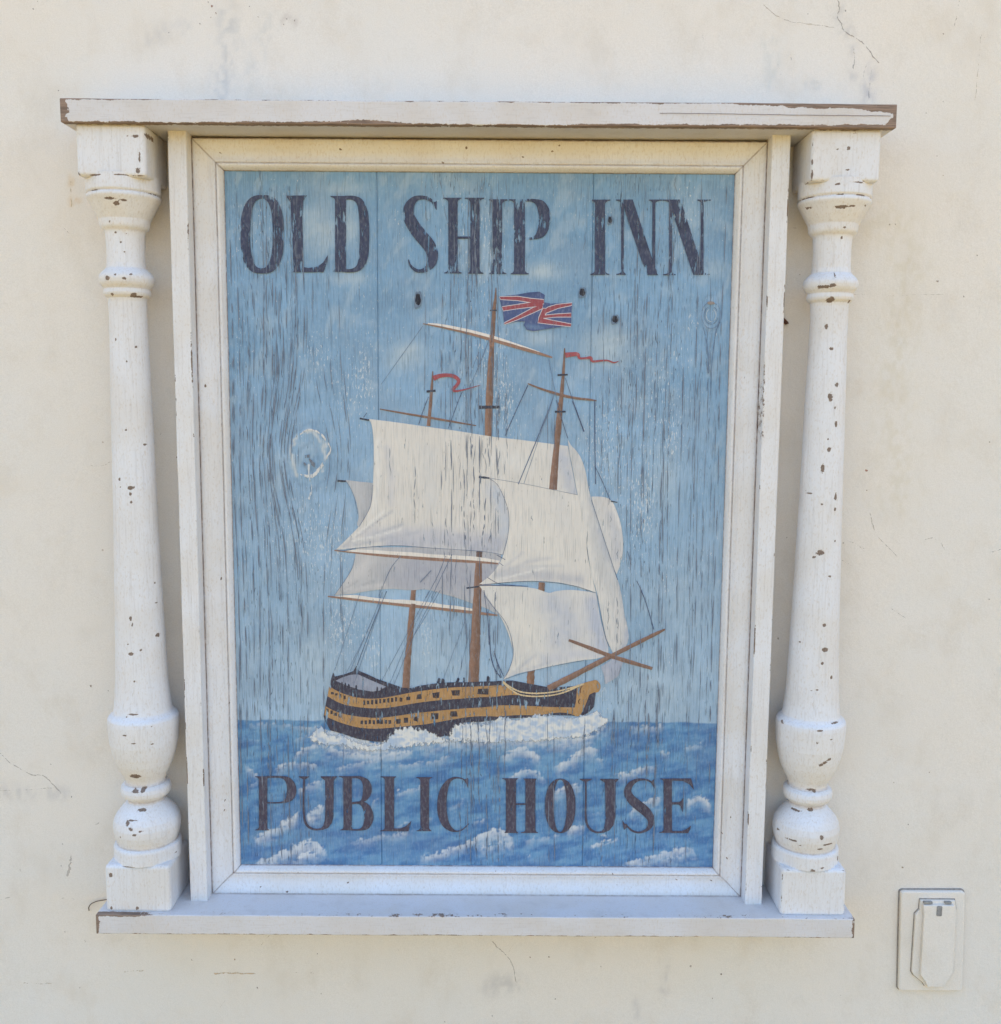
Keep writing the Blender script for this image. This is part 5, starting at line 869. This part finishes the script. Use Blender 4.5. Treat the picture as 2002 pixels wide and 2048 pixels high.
for k, a, b, wd in SPL:
    P0, P1 = Z(k, [a])[0], Z(k, [b])[0]; L = np.linalg.norm(P1 - P0); t = 0.0; ph = rng.rand() * 6
    while t < L:
        seg = 8 + rng.rand() * 34; gap = 1 + rng.rand() * 7; e = min(t + seg, L)
        if e - t > 3:
            n = 5; tt = np.linspace(t, e, n) / L; q = P0[None] + (P1 - P0)[None] * tt[:, None]; q[:, 0] += np.sin(tt * 9 + ph) * 1.1 + (rng.rand(n) - .5) * .8
            ww = wd * .74 * np.array([.5, 1.5, 1.9, 1.5, .5]) * (.55 + .6 * rng.rand()) ; sp.append(ribbon(np.c_[q, ww], n=2))
        t = e + gap
cr = layer('grain_split', sp, lambda P: lin((92, 104, 124)) + np.zeros((len(P), 3)) + .10 * vnoise(P[:, 0] / 3, P[:, 1] / 9, 3)[:, None], sign, .25, rank=CR, zone=0)
tag(cr, kind='stuff')
def blob(cx, cy, rx, ry, seed, n=22):
    a = np.linspace(0, 2 * np.pi, n, endpoint=False); r = .75 + .5 * vnoise(np.cos(a) * 2 + seed, np.sin(a) * 2 + seed, seed)
    return np.c_[cx + rx * r * np.cos(a), cy + ry * r * np.sin(a)]
for k, x, y, rx, ry in [(1, 1405, 968, 20, 42), (2, 776, 918, 20, 26), (2, 1003, 1105, 20, 24), (2, 968, 418, 14, 22)]:
    layer('nail_hole', [Z(k, blob(x, y, rx * 1.5, ry * 1.4, 3))], (104, 124, 148), sign, .3, rank=CR)
    layer('nail_hole', [Z(k, blob(x, y, rx, ry, 5))], (36, 36, 48), sign, 0, rank=CR + 1)
# flaked rim and heart of the large knot, rings of the small one
kp = [(-5, 380, 8), (70, 340, 16), (150, 365, 12), (205, 430, 14), (235, 490, 10), (200, 555, 16), (160, 625, 22), (100, 690, 26), (40, 690, 14), (5, 680, 10)]
layer('knot_rim', [ribbon(Z(3, kp), n=6, jit=.9)], tone((214, 214, 212), [], .1, 3), sign, .55, rank=CR)
for pts in ([(40, 545, 30), (75, 540, 26)], [(70, 560, 12), (100, 600, 26), (110, 625, 6)], [(30, 590, 10), (45, 610, 18)]):
    layer('knot_heart', [ribbon(Z(3, pts), n=4, jit=.6)], (112, 120, 134), sign, .4, rank=CR)
layer('knot_rim', [ribbon(Z(3, [(68, 600, 12), (70, 690, 10), (90, 790, 8), (68, 870, 18)]), jit=.8)], (204, 210, 214), sign, .5, rank=CR)
for rx, ry, c, wd in [(48, 62, (110, 132, 158), 5), (34, 44, (176, 192, 206), 6), (66, 92, (118, 142, 170), 5)]:
    a = np.linspace(.5, 5.9, 14); layer('knot_ring', [ribbon(Z(2, np.c_[1668 + rx * np.sin(a), 1075 - ry * np.cos(a), np.full(14, wd)]), n=4, jit=.7)], c, sign, .5, rank=CR)
layer('knot_heart', [Z(2, blob(1668, 990, 26, 12, 8))], (150, 140, 136), sign, .4, rank=CR)
for pts in ([(1610, 1140, 6), (1640, 1280, 5), (1650, 1450, 5), (1640, 1600, 4)], [(1730, 1120, 6), (1700, 1200, 5), (1675, 1400, 5), (1660, 1700, 4)]):
    layer('knot_ring', [ribbon(Z(2, pts), n=5, jit=.6)], (98, 118, 146), sign, .5, rank=CR)

# ------------------------------------------------------------------ small things on the wall
def extrude(name, outline, y0, y1, mat, parent, bev=1.0, cols=True):
    """closed outline (x,z) raised from y0 to y1 (front) with a chamfered rim"""
    o = np.asarray(outline, float); c = o.mean(0)
    ar = 0.5 * np.sum(o[:, 0] * np.roll(o[:, 1], -1) - np.roll(o[:, 0], -1) * o[:, 1])
    if ar < 0: o = o[::-1]
    d = np.roll(o, -1, 0) - np.roll(o, 1, 0); d /= np.linalg.norm(d, axis=1)[:, None]; inn = o - np.c_[d[:, 1], -d[:, 0]] * bev
    in2 = o - np.c_[d[:, 1], -d[:, 0]] * bev * .3
    n = len(o); i = np.arange(n); j = (i + 1) % n
    V = np.r_[np.c_[o[:, 0], np.full(n, y0), o[:, 1]], np.c_[o[:, 0], np.full(n, y1 + bev), o[:, 1]], np.c_[in2[:, 0], np.full(n, y1 + bev * .3), in2[:, 1]], np.c_[inn[:, 0], np.full(n, y1), inn[:, 1]], [[c[0], y1, c[1]]]]
    Q = np.concatenate([np.c_[k * n + i, k * n + j, (k + 1) * n + j, (k + 1) * n + i] for k in range(3)]); T = np.c_[3 * n + i, 3 * n + j, np.full(n, 4 * n)]
    return mesh_np(name, V, [Q, T], mat, parent, smooth=False, cols=np.zeros((len(V), 4)))
def rrect(x0, x1, z0, z1, r, n=5):
    p = []
    for cx, cz, a0 in ((x1 - r, z1 - r, 0), (x0 + r, z1 - r, 90), (x0 + r, z0 + r, 180), (x1 - r, z0 + r, 270)):
        for a in np.linspace(a0, a0 + 90, n): p.append((cx + r * math.cos(math.radians(a)), cz + r * math.sin(math.radians(a))))
    return np.array(p)
wyo = wall_y(np.array([533.]), np.array([-482.]))[0]
ob = empty('outlet_cover', (0.5335, wyo * MM, -0.545))
tag(ob, 'small cream painted outdoor socket cover with hinged lid, low on wall beside the sign', 'outlet cover')
def sk(p): p = np.asarray(p, float).copy(); p[:, 0] += -(p[:, 1] + 482) * .030; return p
extrude('plate', sk(rrect(496.0, 571.0, -544, -420.5, 3.5)), wyo + 3, wyo - 6.5, M_WALL, ob, 1.6)
ft = wyo - 6.5
M_EDGE_SHADE = plain('painted_edge_shade', (158, 152, 146), .9)  # grey-brown standing in for shade along the edges of the cover
extrude('plate_shade_line', sk(rrect(495.0, 572.0, -545.0, -419.3, 4)), wyo + 3, wyo - 2.2, M_EDGE_SHADE, ob, .5)  # added slab, slightly larger than the plate, draws its shaded outline
surround = np.array([(511, -447), (515.5, -441.5), (516, -429.5), (556, -429.5), (558.5, -441.5), (559.5, -518), (552, -530), (549, -536), (527, -536), (524, -531), (513, -522), (510.5, -518)], float)
so = surround - surround.mean(0); extrude('lid_shade_line', surround.mean(0) + so * np.array([1.045, 1.02]), ft + 1, ft - 0.6, M_EDGE_SHADE, ob, .3)  # added slab painting the shaded outline of the lid surround
extrude('lid_surround', surround, ft + 1, ft - 3.4, M_WALL, ob, 0.7)
lid = np.array([(517.6, -433.2), (553.5, -433.2), (555.5, -441), (556.3, -517), (550.5, -527), (547.5, -534), (528, -534), (525.5, -528), (519, -519.5), (518.8, -445)], float)
extrude('lid', lid, ft - 3.0, ft - 8.0, M_WALL, ob, 0.9)
extrude('hinge_slot', rrect(533, 539.3, -446, -433.6, 1.2, 3), ft - 7.0, ft - 8.5, plain('slot_painted_shade', (150, 150, 150), .9), ob, .2)  # raised grey pad, the dark inside of the slot painted as colour
for a, b in ((518.5, 529), (543, 551)):
    extrude('hinge_knuckle', rrect(a, b, -432.2, -429.6, .8, 3), ft - 3.0, ft - 6.4, plain('grey_hinge', (158, 158, 156), .8), ob, .4)  # knuckles in a grey darker than the lid
def tube(name, pts, r, mat, nseg=8):
    c = smooth_curve(np.array(pts, float), 8); d = np.gradient(c, axis=0); d /= np.linalg.norm(d, axis=1)[:, None]; V = []
    for p, t in zip(c, d):
        a = np.cross(t, (0.3, 1, 0.2)); a /= np.linalg.norm(a); b = np.cross(t, a)
        for k in range(nseg): V.append(p + r * (a * math.cos(2 * math.pi * k / nseg) + b * math.sin(2 * math.pi * k / nseg)))
    n = len(c); F = grid_faces(n, nseg); i = np.arange(n - 1) * nseg
    F = np.r_[F, np.c_[i + nseg - 1, i + 2 * nseg - 1, i + nseg, i]]
    return mesh_np(name, V, F, mat, None, smooth=True)
wb = onwall(Z('c', [(110, 1600), (112, 1570), (135, 1540), (180, 1520), (236, 1513), (270, 1511)]))
wr = tube('bent_wire', [(x, wall_y(np.array([x]), np.array([z]))[0] - 1.4 - 2.5 * math.sin(i * .6), z) for i, (x, z) in enumerate(wb)], 0.55, M_WIRE)
tag(wr, 'thin bent wire curling from the wall beside the left end of the bottom shelf', 'wire')
nq = onwall([(1568, 642)])[0]; ny = wall_y(nq[:1], nq[1:])[0]
nl = extrude('nail', np.c_[nq[0] + np.array([-4.2, -1.5, 3.6, 4.6, 2.0, -3.2]), nq[1] + np.array([2.4, 3.8, -1.0, -3.0, -3.8, -.6])], ny + 2, ny - 5, M_RUST, None, 0.8)
tag(nl, 'rusty nail stub in the wall between the right post and right column', 'nail')
